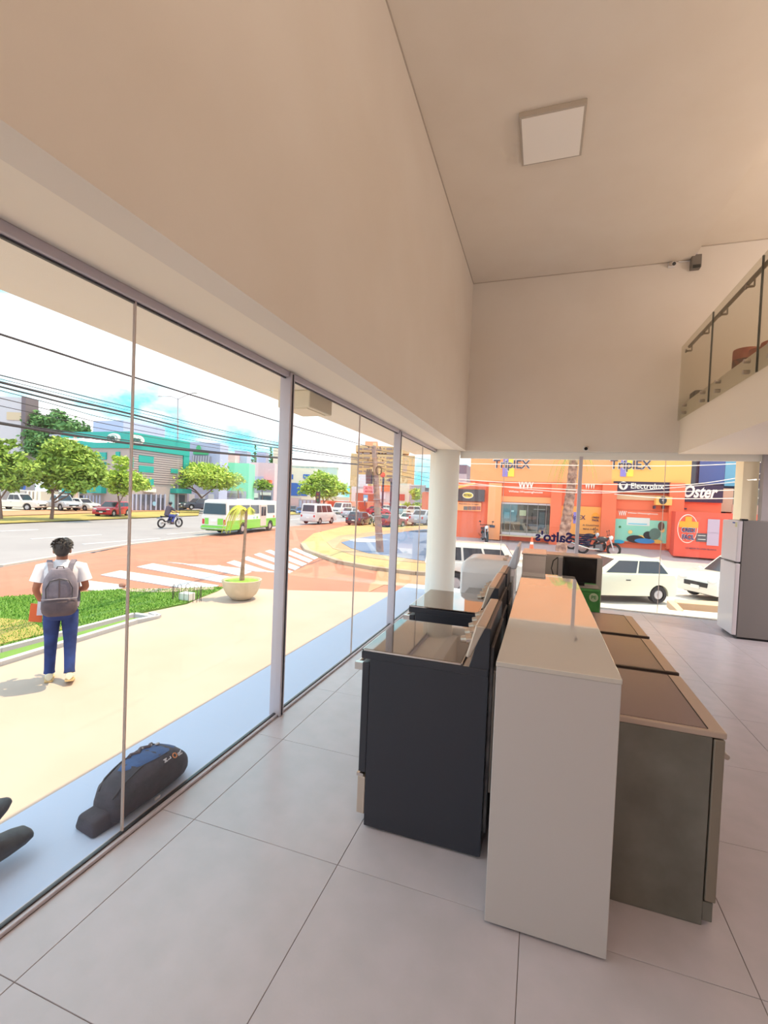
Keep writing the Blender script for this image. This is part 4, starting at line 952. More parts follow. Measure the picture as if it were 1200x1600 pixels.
# mural poster with a family scene on a bright ground
s_ = B(f.px(956, 797, 1041, 851, .02, .1), 'poster', M_or1, st, label='orange wall poster with a teal picture')
f.word('letters', 'W', 966, 798, 972, 806, M_lw, s_, .12, .004, .01); f.word('letters', 'W', 972, 798, 978, 806, M_lw, s_, .12, .004, .01)
f.word('letters', 'White-Westinghouse', 980, 800, 1027, 805, M_lw, s_, .12, .004, .014)
B(f.px(956, 810, 1040, 849, .1, .12), 'picture', mat('mural_teal', (132, 206, 190), .6, rgb2=(176, 214, 180), noise=.35), s_)
B(f.px(979, 808, 1014, 822, .12, .13), 'picture', mat('mural_pale', (222, 222, 218), .6), s_)
B(f.px(981, 817, 1010, 820, .13, .14), 'picture', mat('mural_blue', (112, 196, 220), .6), s_)
for cx, cy, rx, ry, c in ((992, 842, 14, 6, (44, 36, 40)), (1012, 836, 8, 6, (38, 34, 40)), (1006, 845, 16, 4, (60, 130, 190)), (1022, 834, 9, 9, (92, 120, 112)), (1032, 822, 5, 7, (96, 72, 66)), (1034, 828, 3.5, 4, (236, 190, 120)), (984, 831, 3.5, 3, (236, 196, 120)), (1026, 846, 8, 3, (232, 176, 84)), (966, 846, 9, 3, (40, 160, 200)), (968, 823, 2, 1.6, (60, 120, 60)), (1000, 839, 6, 3, (240, 190, 100))):
    B(f.disc(cx, cy, rx, ry, .13, .14+.002*rx, n=14), 'picture', mat('mural_%d_%d_%d' % c, c, .6), s_)
# projecting red wall with the credit badge
f2 = Fac((6.85, 25.6), (1, -.06))
B(f2.px(1056, 799, 1210, 880, -2.0, 0), 'side_wall', M_rd, st)
s_ = B(f2.disc(1074, 826, 16, 22.5, 0, .05), 'badge', M_lw, st); B(f2.disc(1074, 826, 15, 21.3, .05, .07), 'badge_fill', M_rd, s_)
M_am = mat('badge_amber', (246, 160, 50), .6)
B(f2.px(1070.5, 807, 1080, 820, .07, .10), 'badge_cross', M_am, s_); B(f2.px(1061, 814, 1090, 825, .07, .11), 'badge_cross', M_am, s_)
f2.word('letters', 'CREDI', 1064, 823.5, 1085, 832.5, M_lw, s_, .12, .01, .06); f2.word('letters', 'FACIL', 1064.5, 834, 1084, 844, M_lw, s_, .12, .01, .06)
f2.word('letters', 'CREDI', 1064.5, 824, 1084.5, 832, M_navy, s_, .14, .01, .03); f2.word('letters', 'FACIL', 1065, 834.5, 1083.5, 843.5, M_navy, s_, .14, .01, .03)
f2.word('letters', 'LO MEJOR EN LINEA BLANCA', 1071, 855, 1119, 861, M_lg, st, .05, .004, .01)
B(f2.px(1106, 811, 1122, 853, .0, .06), 'printed_fridge', mat('print_lilac', (190, 166, 186), .5), st)
B(f2.px(1105, 832, 1121, 833, .06, .07), 'fridge_seam', M_lg, st)
B(f2.px(1088, 833, 1104, 847, .0, .05), 'printed_cooker', mat('print_slate', (92, 84, 90), .5), st)
for y in (836, 842): B(f2.px(1090, y, 1102, y+1.5, .05, .06), 'print_line', M_lw, st)
# upper blue building behind, and the beige one
t = thing('office_building', 'blue glazed building rising right of the amber fascia', 'building', (11, 30, 0))
fb = Fac((0, 29.6), (1, 0))
B(fb.box(7.9, 16, 0, 9.5, -6, 0), 'wall', mat('slate_wall', (66, 58, 82), .6), t)
B(fb.px(1093, 716, 1132, 757, 0, .1), 'blue_panel', mat('blue_panel', (84, 102, 166), .35), t)
B(fb.px(1133, 716, 1152, 760, 0, .12), 'window', mat('cyan_glazing', (112, 176, 206), .15), t); B(fb.px(1153, 716, 1168, 760, 0, .12), 'window', mat('sky_glazing', (110, 196, 240), .12), t)
fb2 = Fac((0, 28.6), (1, 0))
B(fb2.px(1127, 763, 1144, 800, -.8, .0), 'column', mat('beige_wall', (206, 178, 152), .8), t); B(fb2.px(1144, 763, 1190, 788, -.7, -.1), 'window', mat('olive_glazing', (112, 108, 98), .3), t)
B(fb2.px(1144, 788, 1190, 805, -.8, .02), 'wall', mat('pinkish_wall', (214, 176, 158), .8), t)
# dark grey building peeping at the left of the shop
t = thing('warehouse', 'grey building end seen between the column and the orange shop', 'building', (-6.5, 33, 0))
fb = Fac((0, 33), (1, 0)); B(fb.box(fb.uv(690, 760)[0], fb.uv(728, 760)[0], -1.4, fb.uv(710, 726)[1], -4, 0), 'wall', mat('grey_mauve', (146, 132, 146), .8), t); B(fb.px(700, 740, 728, 765, 0, .1), 'cladding', mat('pale_clad', (206, 200, 206), .7), t)

# ---- buildings beyond the avenue
def block(name, label, x0, x1, y0, yb, depth, m, d=None, thick=4.5, cat='building', roof=None):
    p = EYE + ray(x0, yb)*depth; dd = d or (RT.x, RT.y)
    fc = Fac((p.x, p.y), dd); t = thing(name, label, cat, (p.x, p.y, ZR))
    ua, _ = fc.uv(x0, yb); ub, _ = fc.uv(x1, yb); _, zt = fc.uv(x0, y0)
    B(fc.box(ua, ub, ZR-.3, zt, -thick, 0), 'wall', m, t)
    if roof: B(fc.box(ua-.2, ub+.2, zt, zt+.35, -thick-.2, .25), 'parapet', roof, t)
    return t, fc
M_win = mat('dark_window', (92, 98, 116), .2); M_winb = mat('blue_window', (70, 110, 190), .25)
M_lil = mat('lilac_wall', (184, 186, 216), .8)
# office with teal band
M_teal = mat('teal_band', (40, 166, 158), .6); M_gp = mat('grey_pink_wall', (182, 164, 164), .8); M_gr = mat('groove_mauve', (136, 120, 130), .8)
cz = EYE + ray(199, 797)*64
t = thing('office_building', 'teal banded corner office with white oval logos across the avenue', 'building', (cz.x, cz.y, ZR))
fr = Fac((cz.x, cz.y), (.03, 1)); flt = Fac((cz.x, cz.y), (1, 0))
ue, _ = fr.uv(293, 760); _, z_t = fr.uv(199, 674); _, z_b = fr.uv(199, 700); ul, _ = flt.uv(96, 760)
B(MB().hexa([fr.pt(0, ZR-.3), fr.pt(ue, ZR-.3), fr.pt(ue, ZR-.3, -18), fr.pt(ul, ZR-.3, 0) + Vector((ul, 0, 0))*0 if False else flt.pt(ul, ZR-.3), fr.pt(0, z_b+.2), fr.pt(ue, z_b+.2), fr.pt(ue, z_b+.2, -18), flt.pt(ul, z_b+.2)]), 'wall', M_gp, t)
B(fr.box(0, ue, z_b, z_t, -.4, .25), 'teal_band', M_teal, t); B(flt.box(ul, 0.25, z_b, z_t, -.4, .25), 'teal_band', M_teal, t)
B(fr.box(0, ue, z_t-.5, z_t-.2, -16, -.2), 'roof', mat('roof_grey', (170, 168, 178), .9), t)
uc, _ = fr.uv(285, 740); B(fr.box(uc, ue, ZR+4.2, z_b, -.2, .2), 'teal_pier', M_teal, t)
nsl = 14
for i in range(nsl):
    z = 2.6+(z_b-2.7)*i/nsl
    B(fr.box(.3, uc-.1, z+.06, z+(z_b-2.7)/nsl-.03, 0, .10), 'cladding_slat', M_gp, t)
    B(fr.box(.3, uc-.1, z-.03, z+.06, 0, .03), 'cladding_joint', M_gr, t)
def win(fc, par, x0, y0, x1, y1, m, o=.16, nm='window'):
    w_ = B(fc.px(x0, y0, x1, y1, 0, o), nm, m, par); return w_
for y0, y1 in ((711, 724), (727, 739), (747, 758)): win(fr, t, 216, y0, 239, y1, M_teal)
win(flt, t, 149, 707, 167, 718, M_teal); win(flt, t, 147, 722, 166, 735, M_teal); win(flt, t, 182, 706, 188, 713, M_teal)
win(fr, t, 204, 714, 207, 731, M_teal); win(fr, t, 266, 732, 277, 740, M_teal)
B(fr.px(266, 763, 290, 771, 0, 1.2), 'awning', M_teal, t); B(flt.px(144, 758, 166, 771, 0, .8), 'awning', M_teal, t); B(flt.px(105, 758, 132, 771, 0, .8), 'awning', M_teal, t)
B(fr.px(205, 772, 256, 797, 0, .05), 'shopfront', mat('shopfront_grey', (136, 128, 138), .4, rgb2=(96, 92, 104), noise=.4), t)
for x in (205, 211, 218, 226, 234, 242, 249, 256): B(fr.px(x, 772, x+1.2, 797, .05, .2), 'mullion', M_lil, t)
B(fr.disc(239, 787, 2.6, 3.5, .2, .3), 'emblem', mat('emblem_blue', (150, 190, 220), .5), t)
B(fr.px(265, 772, 270, 797, 0, .3), 'pier', mat('pale_cyan', (186, 222, 226), .7), t); B(fr.px(244, 778, 254, 796, .05, .1), 'door', mat('door_dark', (74, 70, 82), .4), t); B(fr.px(276, 773, 288, 797, 0, .06), 'door', mat('door_dark', (74, 70, 82), .4), t)
B(fr.px(224, 763, 240, 769, .1, .5), 'white_sign', M_lw, t)
for x in range(134, 164, 5): B(flt.px(x, 774, x+.9, 798, .3, .4), 'fence_post', M_lil, t)
B(flt.px(100, 773, 130, 798, 0, .1), 'shopfront', mat('door_dark', (74, 70, 82), .4), t)
for fc, cx, cy, par in ((flt, 181, 685, t), (fr, 212, 687, t)):
    lg = B(fc.disc(cx, cy, 10.5, 7.5, .25, .4), 'logo_plate', M_lw, par)
    B(fc.disc(cx-1.2, cy+.4, 8.0, 5.8, .4, .45), 'logo_ring', mat('logo_grey', (150, 176, 176), .6), lg)
    B(fc.disc(cx-1.8, cy+.8, 7.2, 5.0, .45, .5), 'logo_fill', M_lw, lg)
    fc.word('letters', 'BR', cx-8, cy-3, cx+5, cy+4, mat('logo_green', (50, 96, 92), .6), lg, .55, .04, .04)
B(fr.box(fr.uv(217, 680)[0], fr.uv(281, 680)[0], z_t-.3, z_t+1.9, -9, -3), 'roof_box', M_lil, t)
B(flt.px(154, 668, 174, 676, -6, -2), 'roof_box', mat('pale_lilac', (206, 208, 226), .8), t)

t, fc = block('office_building', 'tall grey tower block behind the trees at the left edge', -30, 36, 618, 800, 75, mat('tower_grey', (206, 194, 200), .8), thick=2.5)
B(fc.px(36, 620, 41, 700, -2.5, .3), 'pier', mat('tower_dark', (120, 104, 110), .8), t); B(fc.px(12, 644, 36, 657, 0, .2), 'panel', mat('tan_panel', (212, 184, 156), .8), t)
t, fc = block('low_shop', 'low white shop under a blue billboard at the left edge', -30, 62, 764, 800, 62, mat('shop_white', (206, 196, 192), .8), thick=5)
bb = B(fc.px(-30, 741, 40, 765, 0, .4), 'billboard', mat('bill_blue', (52, 92, 190), .5), t)
B(fc.px(-30, 759, 26, 764, .4, .46), 'stripe', mat('bill_green', (96, 176, 96), .5), bb); fc.word('letters', 'CARS CENTER', -10, 753, 31, 758, M_lw, bb, .5, .02, .03)
B(fc.disc(6, 749, 10, 4, .4, .45), 'picture', M_lw, bb); B(fc.px(16, 743, 24, 752, .4, .44), 'picture', mat('bill_cyan', (90, 170, 206), .5), bb)
for x in (5, 40): B(fc.px(x, 768, x+12, 792, 0, .1), 'shutter', mat('shutter_grey', (160, 146, 146), .7), t)
for x in (44, 50, 56, 62): B(fc.px(x, 767, x+1.4, 792, 0, .25), 'post', M_lw, t)

t, fc = block('commercial_building', 'lilac wall building with green emblem and striped screen right of the teal office', 287, 341, 690, 795, 84, M_lil, thick=4.5)
B(fc.px(301, 712, 330, 732, 0, .2), 'screen', mat('screen_mauve', (160, 156, 172), .7), t)
for x in range(303, 330, 4): B(MB().prism([fc.pt(*fc.uv(x, 712), .2), fc.pt(*fc.uv(x+1, 712), .2), fc.pt(*fc.uv(x-1, 732), .2), fc.pt(*fc.uv(x-2, 732), .2)], fc.n*.15), 'screen_fin', mat('screen_light', (206, 204, 216), .7), t)
B(fc.disc(311, 701, 3.5, 5, .1, .3), 'emblem', mat('emblem_green', (76, 178, 126), .6), t); B(fc.px(303, 705, 326, 711, .1, .3), 'emblem', mat('emblem_green', (76, 178, 126), .6), t)
for x in (296, 312, 326): B(fc.px(x, 772, x+8, 794, 0, .15), 'shopfront', mat('pale_front', (222, 222, 230), .7), t)
t, fc = block('commercial_building', 'mint green building behind the wide avenue tree', 338, 387, 722, 795, 96, mat('mint_wall', (132, 226, 180), .8), thick=4.5)
B(fc.px(347, 707, 360, 726, -6, -3), 'roof_box', mat('pink_box', (232, 170, 176), .8), t); B(fc.px(352, 699, 372, 724, -9, -6), 'roof_box', mat('lilac_box', (178, 178, 206), .8), t)
B(fc.px(340, 766, 384, 796, 0, .3), 'ground_floor', mat('ground_lilac', (176, 172, 196), .8), t); B(fc.px(343, 770, 352, 790, .3, .4), 'door', M_win, t)
B(fc.px(353, 770, 378, 778, .3, .45), 'shopfront', mat('front_mauve', (128, 120, 140), .7), t)
t, fc = block('commercial_building', 'pink walled building past the mint green one', 387, 427, 722, 795, 110, mat('pink_wall', (232, 196, 202), .8), thick=4.5)
B(fc.px(388, 744, 412, 752, 0, .3), 'panel', M_lil, t)
B(fc.px(390, 754, 426, 796, 0, .5), 'ground_floor', mat('ground_grey', (170, 164, 180), .8), t)
B(fc.px(394, 770, 405, 778, .5, 1.0), 'awning', M_lw, t); B(fc.px(408, 769, 424, 774, .5, 1.0), 'awning', M_lw, t); B(fc.px(395, 778, 403, 790, .5, .6), 'window', M_win, t); B(fc.px(408, 775, 424, 790, .5, .6), 'window', M_win, t)
B(fc.px(410, 750, 426, 757, .5, 2.0), 'tiled_roof', mat('orange_tiles', (240, 116, 76), .7), t)
B(fc.px(385, 700, 400, 722, -12, -9), 'roof_box', M_lil, t)
t, fc = block('apartment_building', 'cream apartment block with small dark windows just left of the thick mullion', 424, 446, 700, 795, 118, mat('cream_wall', (230, 214, 194), .8), thick=4.5)
for y in (732, 747, 756):
    for x in (425, 431, 437): B(fc.px(x, y, x+2.6, y+5, 0, .15), 'window', M_win, t)
t, fc = block('commercial_building', 'cream and blue shop building right of the thick mullion', 446, 490, 730, 800, 120, mat('cream_wall2', (236, 226, 206), .8), thick=4.5)
B(fc.px(448, 741, 458, 749, 0, .2), 'window', M_winb, t); B(fc.px(474, 741, 484, 748, 0, .2), 'window', M_winb, t)
B(fc.px(446, 754, 468, 775, 0, .2), 'blue_front', M_winb, t); B(fc.px(469, 754, 480, 775, 0, .2), 'blue_front', M_winb, t); B(fc.px(448, 777, 470, 796, 0, .3), 'shopfront', mat('front_pinkish', (216, 184, 184), .8), t)
t, fc = block('commercial_building', 'long pale building with set-back grey roof storey behind the avenue tree', 452, 524, 728, 800, 140, mat('pale_green_wall', (206, 216, 206), .8), thick=4.5, roof=M_lw)
B(fc.px(455, 722, 502, 728, -5, -1), 'roof_storey', mat('storey_pink', (222, 206, 210), .8), t)
for x in (462, 470, 478, 486): B(fc.px(x, 730, x+5, 737, 0, .15), 'window', mat('pale_window', (160, 186, 180), .4), t)
# tall tan apartment tower
t, fc = block('apartment_tower', 'tall tan apartment tower with rows of dark windows behind the utility pole', 545, 645, 708, 800, 150, mat('tan_tower', (226, 184, 140), .85), thick=22)
def wpx(x0, y0, x1, y1, m, nm='window', o=.2): B(fc.px(x0, y0, x1, y1, 0, o), nm, m, t)
B(fc.px(556, 695, 640, 709, -16, -.5), 'upper_storey', mat('tan_tower', (226, 184, 140), .85), t); B(fc.px(570, 688, 590, 696, -12, -2), 'roof_box', mat('roof_salmon', (232, 164, 134), .8), t)
for r_, y in enumerate((700, 707, 714, 721, 728, 735, 742, 749)):
    for x0, x1 in ((560, 566), (568, 578), (604, 613), (614, 623)):
        wpx(x0, y, x1, y+3.2, mat('tower_window', (150, 120, 118), .4))
    for x in (589, 594, 599): wpx(x, y, x+1.8, y+2.2, mat('tower_window', (150, 120, 118), .4))
    wpx(556, y+4.3, 582, y+5, mat('tower_band', (240, 206, 164), .8), 'band', .25)
B(fc.px(583, 692, 585.5, 760, 0, .7), 'pier', mat('tower_band', (240, 206, 164), .8), t); B(fc.px(625, 700, 627, 760, 0, .7), 'pier', mat('tower_band', (240, 206, 164), .8), t)
t, fc = block('commercial_building', 'pale blank block under the tan tower', 548, 640, 760, 802, 110, mat('pale_block', (226, 222, 226), .8), thick=4.5)
B(fc.px(560, 741, 573, 764, -4, 0), 'panel', mat('pale_blue_panel', (214, 224, 236), .8), t); B(fc.px(582, 759, 602, 780, 0, .4), 'billboard', mat('white_bill', (238, 234, 246), .7), t)
B(fc.px(596, 758, 609, 768, .4, .8), 'panel', mat('orange_panel', (240, 130, 84), .8), t); B(fc.px(622, 755, 641, 790, 0, .5), 'wall_panel', mat('cream_wall2', (236, 226, 206), .8), t)
B(fc.px(624, 772, 632, 782, .5, .7), 'panel', mat('red_panel', (214, 96, 84), .7), t)
t, fc = block('warehouse', 'plain grey warehouse right of the tower near the column', 640, 664, 757, 802, 100, mat('warehouse_grey', (182, 174, 180), .8), thick=4.5)
B(fc.px(641, 758, 663, 759.5, 0, .2), 'eave', M_lw, t)
t, fc = block('low_shop', 'orange walled low building seen just left of the white column', 664, 674, 768, 804, 60, M_or1, thick=6); B(fc.px(664, 762, 674, 768, 0, .5), 'roof', M_lg, t)
t, fc = block('market_row', 'long low row of orange and pink shopfronts behind the traffic', 500, 622, 782, 804, 100, mat('market_orange', (238, 134, 104), .8, rgb2=(226, 116, 92), noise=.1), thick=6)
for i, x in enumerate(range(502, 618, 12)):
    B(fc.px(x, 784, x+9, 796, 0, .3), 'shop_bay', mat('bay_%d' % (i % 4), [(244, 176, 168), (206, 84, 66), (240, 150, 120), (160, 96, 92)][i % 4], .8), t)
B(fc.px(500, 775, 545, 783, -3, 0), 'roof', mat('roof_cream', (226, 216, 206), .8), t); B(fc.px(556, 770, 585, 784, -2, .2), 'upper_wall', mat('market_red', (206, 104, 84), .8), t)
t, fc = block('wall', 'grey boundary wall with gates between the blue shop and the orange row', 466, 501, 780, 802, 104, mat('grey_wall', (170, 158, 164), .8), thick=2)
for x in range(468, 500, 6): B(fc.px(x, 782, x+3.5, 796, 0, .2), 'gate', M_lil, t)

# ================================================================ TREES
def leaves(name, ells, n, size, m, parent, seed=0):
    rr = random.Random(seed); V = []; Fc = []
    wts = [e[1][0]*e[1][1]*e[1][2] for e in ells]; tot = sum(wts)
    for (c, r), wt in zip(ells, wts):
        k = max(12, int(n*wt/tot)); cl = []
        for _ in range(max(4, k//22)):
            v = Vector((rr.gauss(0, 1), rr.gauss(0, 1), rr.gauss(0, 1))).normalized()*rr.uniform(.62, 1.0)
            cl.append(Vector((c[0]+v.x*r[0], c[1]+v.y*r[1], c[2]+v.z*r[2])))
        for _ in range(k):
            q = rr.choice(cl); s = .26*(r[0]+r[2])/2
            p = q + Vector((rr.gauss(0, s), rr.gauss(0, s), rr.gauss(0, s*.6)))
            a = Vector((rr.gauss(0, 1), rr.gauss(0, 1), rr.gauss(0, .6))).normalized(); b = a.cross(Vector((rr.gauss(0, 1), rr.gauss(0, 1), rr.gauss(0, 1)))).normalized()
            L = size*rr.uniform(.6, 1.2); i = len(V)
            V += [tuple(p-a*L), tuple(p-b*L*.45), tuple(p+a*L), tuple(p+b*L*.45)]; Fc.append((i, i+1, i+2, i+3))
    me = D.meshes.new(name); me.from_pydata(V, [], Fc); me.materials.append(m)
    o = D.objects.new(name, me); C.objects.link(o); o.parent = parent; o['kind'] = 'stuff'
    o.matrix_parent_inverse = pm(parent).inverted()
    return o
def leafmat(n, a, b): return mat(n, a, .7, rgb2=b, island=True)
M_lf1 = leafmat('leaf_olive', (120, 146, 62), (174, 196, 84)); M_lf2 = leafmat('leaf_bright', (140, 172, 66), (206, 222, 96)); M_lf3 = leafmat('leaf_dark', (72, 118, 66), (112, 156, 88))
M_bark = mat('bark', (140, 108, 98), .9, rgb2=(116, 88, 82), noise=6)
def tree(name, label, bpx, ells, m, n, size, branches, trunk_r, depth=None, seed=0, cat='tree', group=None, zr=.8):
    if depth is None: b = G(*bpx); depth = (b-EYE).dot(FW)
    else: b = EYE+ray(*bpx)*depth
    t = thing(name, label, cat, b, 0, group); k = depth/F_PX
    E3 = []
    for cx, cy, rx, ry in ells:
        c = EYE+ray(cx, cy)*(depth+(rx*k*.3)*math.sin(cx)); E3.append((c, (rx*k*.93, rx*k*zr, ry*k*.93)))
    leaves('foliage', E3, n, size, m, t, seed)
    for br in branches:
        pts = [EYE+ray(x, y)*depth for x, y in br]
        if br[0] == bpx: pts[0] = b - Vector((0, 0, .1))
        B(MB().tube(pts, [trunk_r*.62*(1-.6*i/(len(pts)-1)) if br[0] == bpx else trunk_r*.3*(1-.6*i/(len(pts)-1)) for i in range(len(pts))], 8), 'trunk' if br[0] == bpx else 'branch', M_bark, t, smooth=True)
    return t
tree('avenue_tree', 'spreading olive green median tree at the left edge of the window', (2, 812), [(-10, 735, 34, 22), (20, 722, 24, 14), (28, 745, 26, 13), (48, 735, 20, 14), (8, 695, 18, 9), (-20, 705, 24, 14), (10, 758, 22, 8)], M_lf1, 5200, .26, [((2, 812), (0, 780), (-4, 750)), ((0, 780), (18, 755), (30, 742))], .22, seed=1)
tree('avenue_tree', 'tall leafy median tree with forked trunk left of the first glass joint', (80, 812), [(100, 705, 30, 18), (128, 720, 26, 20), (78, 725, 22, 17), (110, 735, 36, 22), (142, 735, 22, 16), (90, 752, 22, 14), (125, 755, 24, 13), (60, 740, 18, 13), (98, 690, 18, 6), (152, 748, 18, 11), (72, 765, 8, 12)], M_lf1, 9000, .25, [((80, 812), (83, 790), (82, 770), (92, 750)), ((84, 782), (100, 768), (115, 752), (122, 735)), ((82, 770), (74, 752), (70, 735)), ((86, 785), (104, 776), (118, 764))], .26, seed=2)
tree('avenue_tree', 'smaller bright green median tree behind the first glass joint', (188, 808), [(192, 725, 13, 11), (175, 745, 18, 12), (195, 750, 20, 16), (212, 752, 17, 14), (165, 755, 12, 9), (186, 765, 14, 9), (222, 757, 12, 9), (182, 716, 8, 5)], M_lf2, 4200, .22, [((188, 808), (187, 790), (184, 772), (180, 752)), ((187, 785), (196, 768), (205, 752))], .17, seed=3)
tree('avenue_tree', 'wide umbrella shaped tree behind the green and white bus', (316, 795), [(255, 748, 26, 8), (290, 745, 34, 13), (325, 742, 36, 14), (355, 748, 26, 11), (310, 732, 30, 8), (275, 757, 26, 7), (335, 755, 30, 8), (372, 750, 12, 6), (240, 744, 12, 5)], M_lf2, 8200, .30, [((316, 795), (315, 778), (305, 766), (290, 756)), ((315, 778), (330, 766), (345, 754)), ((312, 773), (296, 764), (270, 758))], .34, depth=74, seed=4)
tree('avenue_tree', 'round bright green tree right of the thick mullion', (505, 800), [(490, 758, 20, 14), (510, 755, 20, 15), (525, 762, 18, 12), (500, 745, 18, 8), (478, 765, 12, 9), (538, 768, 9, 7), (505, 770, 26, 7)], M_lf2, 5200, .34, [((505, 800), (506, 785), (502, 770)), ((506, 785), (520, 772))], .3, depth=88, seed=5)
tree('background_tree', 'tall dark green tree rising behind the avenue trees beside the grey tower', (90, 798), [(60, 662, 20, 18), (85, 655, 22, 16), (112, 672, 24, 17), (55, 690, 22, 22), (75, 700, 30, 20), (130, 685, 16, 12), (95, 680, 24, 16)], M_lf3, 6000, .42, [((90, 798), (88, 740), (84, 700))], .5, depth=76, seed=6)
tree('background_tree', 'small round street tree in front of the pink building', (410, 796), [(410, 757, 12, 7), (402, 760, 8, 5), (420, 761, 7, 5)], M_lf1, 900, .36, [((410, 796), (410, 775), (409, 762))], .22, depth=100, seed=7)
for k, (x, y0, y1, rx, lb) in enumerate(((399, 698, 724, 5, 'tallest tapering pine rising behind the pink building'), (412, 711, 724, 3, 'smallest pine between the two taller ones'), (423, 702, 724, 5, 'right-hand pine beside the cream apartment block'))):
    tree('pine', lb, (x, 796), [(x, y0+(y1-y0)*f_, rx*1.5*(.08+.92*f_), (y1-y0)*.10) for f_ in (0, .2, .4, .6, .8, 1)], M_lf3, 420, .4, [((x, 796), (x, y0))], .2, depth=135, seed=20+k)
tree('shrub', 'pale green bush right of the second mullion', (642, 800), [(636, 792, 9, 6), (650, 772, 9, 9), (652, 790, 8, 6)], M_lf2, 1300, .28, [((642, 800), (646, 785))], .12, depth=72, seed=9)
def palm_px(label, bx, by, depth, tx, ty, r0, fr_n, L, m, trunk=True, mlabel=None, seed=0):
    b = EYE+ray(bx, by)*depth; tp = EYE+ray(tx, ty)*depth; t = thing('palm', label, 'palm', b)
    n = 26; pts = [b.lerp(tp, i/n) + Vector((math.sin(i/n*3)*.08, 0, 0)) for i in range(n+1)]
    rad = [r0*(1-.25*i/n)*(1.06 if i % 2 else .94) for i in range(n+1)]
    B(MB().tube(pts, rad, 12), 'trunk', m, t, smooth=False)
    rr = random.Random(seed)
    for i in range(fr_n):
        a = 2*math.pi*i/fr_n+rr.uniform(-.2, .2)
        o = frond(t, tp, (math.cos(a), math.sin(a), 0), L*rr.uniform(.85, 1.1), rr.uniform(.9, 1.4), M_lf1, wl=L*.2, n=12, rise=rr.uniform(.25, .6), seed=i); o.matrix_parent_inverse = pm(t).inverted()
    return t
M_ptk = mat('palm_bark', (190, 150, 134), .9, rgb2=(120, 86, 80), noise=5, bump=.5, bscale=10)
palm_px('leaning street palm with ringed trunk in front of the orange shop', 876, 862, 22.6, 896, 716, .27, 9, 1.5, M_ptk, seed=3)
palm_px('small fan palm behind the bus beside the mint green building', 372, 796, 72, 372, 766, .14, 10, 2.3, M_bark, seed=4)

# ================================================================ STREET FURNITURE
M_conc = mat('concrete_pole', (204, 176, 160), .85, rgb2=(184, 156, 144), noise=2)
b = G(278, 797.5)
lp = thing('street_lamp', 'tall grey street lamp with two arms on the median', 'street lamp', b); dp = (b-EYE).dot(FW)
B(MB().tube([b, EYE+ray(277.5, 700)*dp, EYE+ray(278, 622)*dp], [.16, .12, .08], 10), 'pole', mat('lamp_grey', (176, 160, 166), .5, .3), lp, smooth=True)
for P in (((278, 624), (268, 619.5), (258, 619), (250, 619)), ((278, 624), (290, 618), (299, 615), (304, 614))):
    B(MB().tube([EYE+ray(*q)*dp for q in P], .06, 8), 'arm', mat('lamp_grey', (176, 160, 166), .5, .3), lp, smooth=True)
    q = EYE+ray(*P[-1])*dp; B(MB().ell(q, (.55, .3, .12), 12, 7), 'lamp_head', mat('lamp_head', (206, 200, 206), .4), lp, smooth=True)
b = G(118, 797); dp = (b-EYE).dot(FW)
cpo = thing('utility_pole', 'pale concrete utility pole with a painted base across the avenue', 'pole', b)
B(MB().tube([b, EYE+ray(117.5, 682)*dp], [.3, .2], 12), 'pole', M_conc, cpo, smooth=True)
B(MB().tube([EYE+ray(118, 798)*dp, EYE+ray(118, 782)*dp], [.32, .31], 12), 'painted_base', mat('pale_paint', (236, 224, 216), .8), cpo, smooth=True)
t = thing('street_sign', 'small white street sign beside the concrete utility pole', 'sign', EYE+ray(123, 797)*(dp-1))
B(MB().tube([EYE+ray(123, 797)*(dp-1), EYE+ray(123, 763)*(dp-1)], .06), 'post', M_alu, t); fs = Fac(EYE+ray(123, 797)*(dp-1), (RT.x, RT.y)); B(fs.px(120.5, 762, 127, 768, 0, .08), 'sign_plate', M_lw, t)

# near utility pole on the island with transformer and signs
pb = G(594, 864); pdp = (pb-EYE).dot(FW); PT = EYE+ray(584, 697)*pdp
M_wood = mat('pole_brown', (176, 146, 138), .9, rgb2=(150, 120, 118), noise=5, bump=.3, bscale=20)
up = thing('utility_pole', 'brown utility pole carrying transformer, red sign and cables on the corner island', 'pole', pb)
B(MB().tube([pb-Vector((0, 0, .1)), EYE+ray(590, 800)*pdp, EYE+ray(587, 740)*pdp, PT], [.22, .19, .16, .13], 14), 'pole', M_wood, up, smooth=True)
k = pdp/F_PX
q0 = EYE+ray(577, 756)*(pdp-.1); q1 = EYE+ray(577, 737)*(pdp-.1)
tr_ = B(MB().cyl(q0, q1, 5.5*k, n=18), 'transformer', mat('transformer_slate', (72, 66, 80), .5), up, smooth=True)
for dx in (-3, 0, 3): B(MB().cyl(EYE+ray(577+dx, 737)*(pdp-.1), EYE+ray(577+dx, 733)*(pdp-.1), .05, n=8), 'insulator', M_lg, tr_)
for y, w0, w1 in ((702, 574, 596), (722, 573, 600), (728, 576, 598)):
    B(MB().cyl(EYE+ray(w0, y)*pdp, EYE+ray(w1, y+1.5)*pdp, .05, n=8), 'crossarm', M_wood, up)
for i, (x, y) in enumerate(((576, 700), (584, 699), (594, 701), (575, 720), (588, 719), (598, 721))):
    B(MB().cyl(EYE+ray(x, y)*pdp, EYE+ray(x, y-3)*pdp, .05, .03, n=8), 'insulator', mat('insulator_brown', (120, 72, 66), .4), up)
coil = []
for i in range(40):
    a = i*.55; coil.append(EYE+ray(592+5*math.cos(a)*(1-.006*i), 735+7*math.sin(a))*(pdp-.25))
B(MB().tube(coil, .025, 5), 'cable_coil', mat('cable_black', (52, 46, 56), .6), up)
fs = Fac(pb-Vector((FW.x, FW.y, 0))*.3, (RT.x, RT.y))
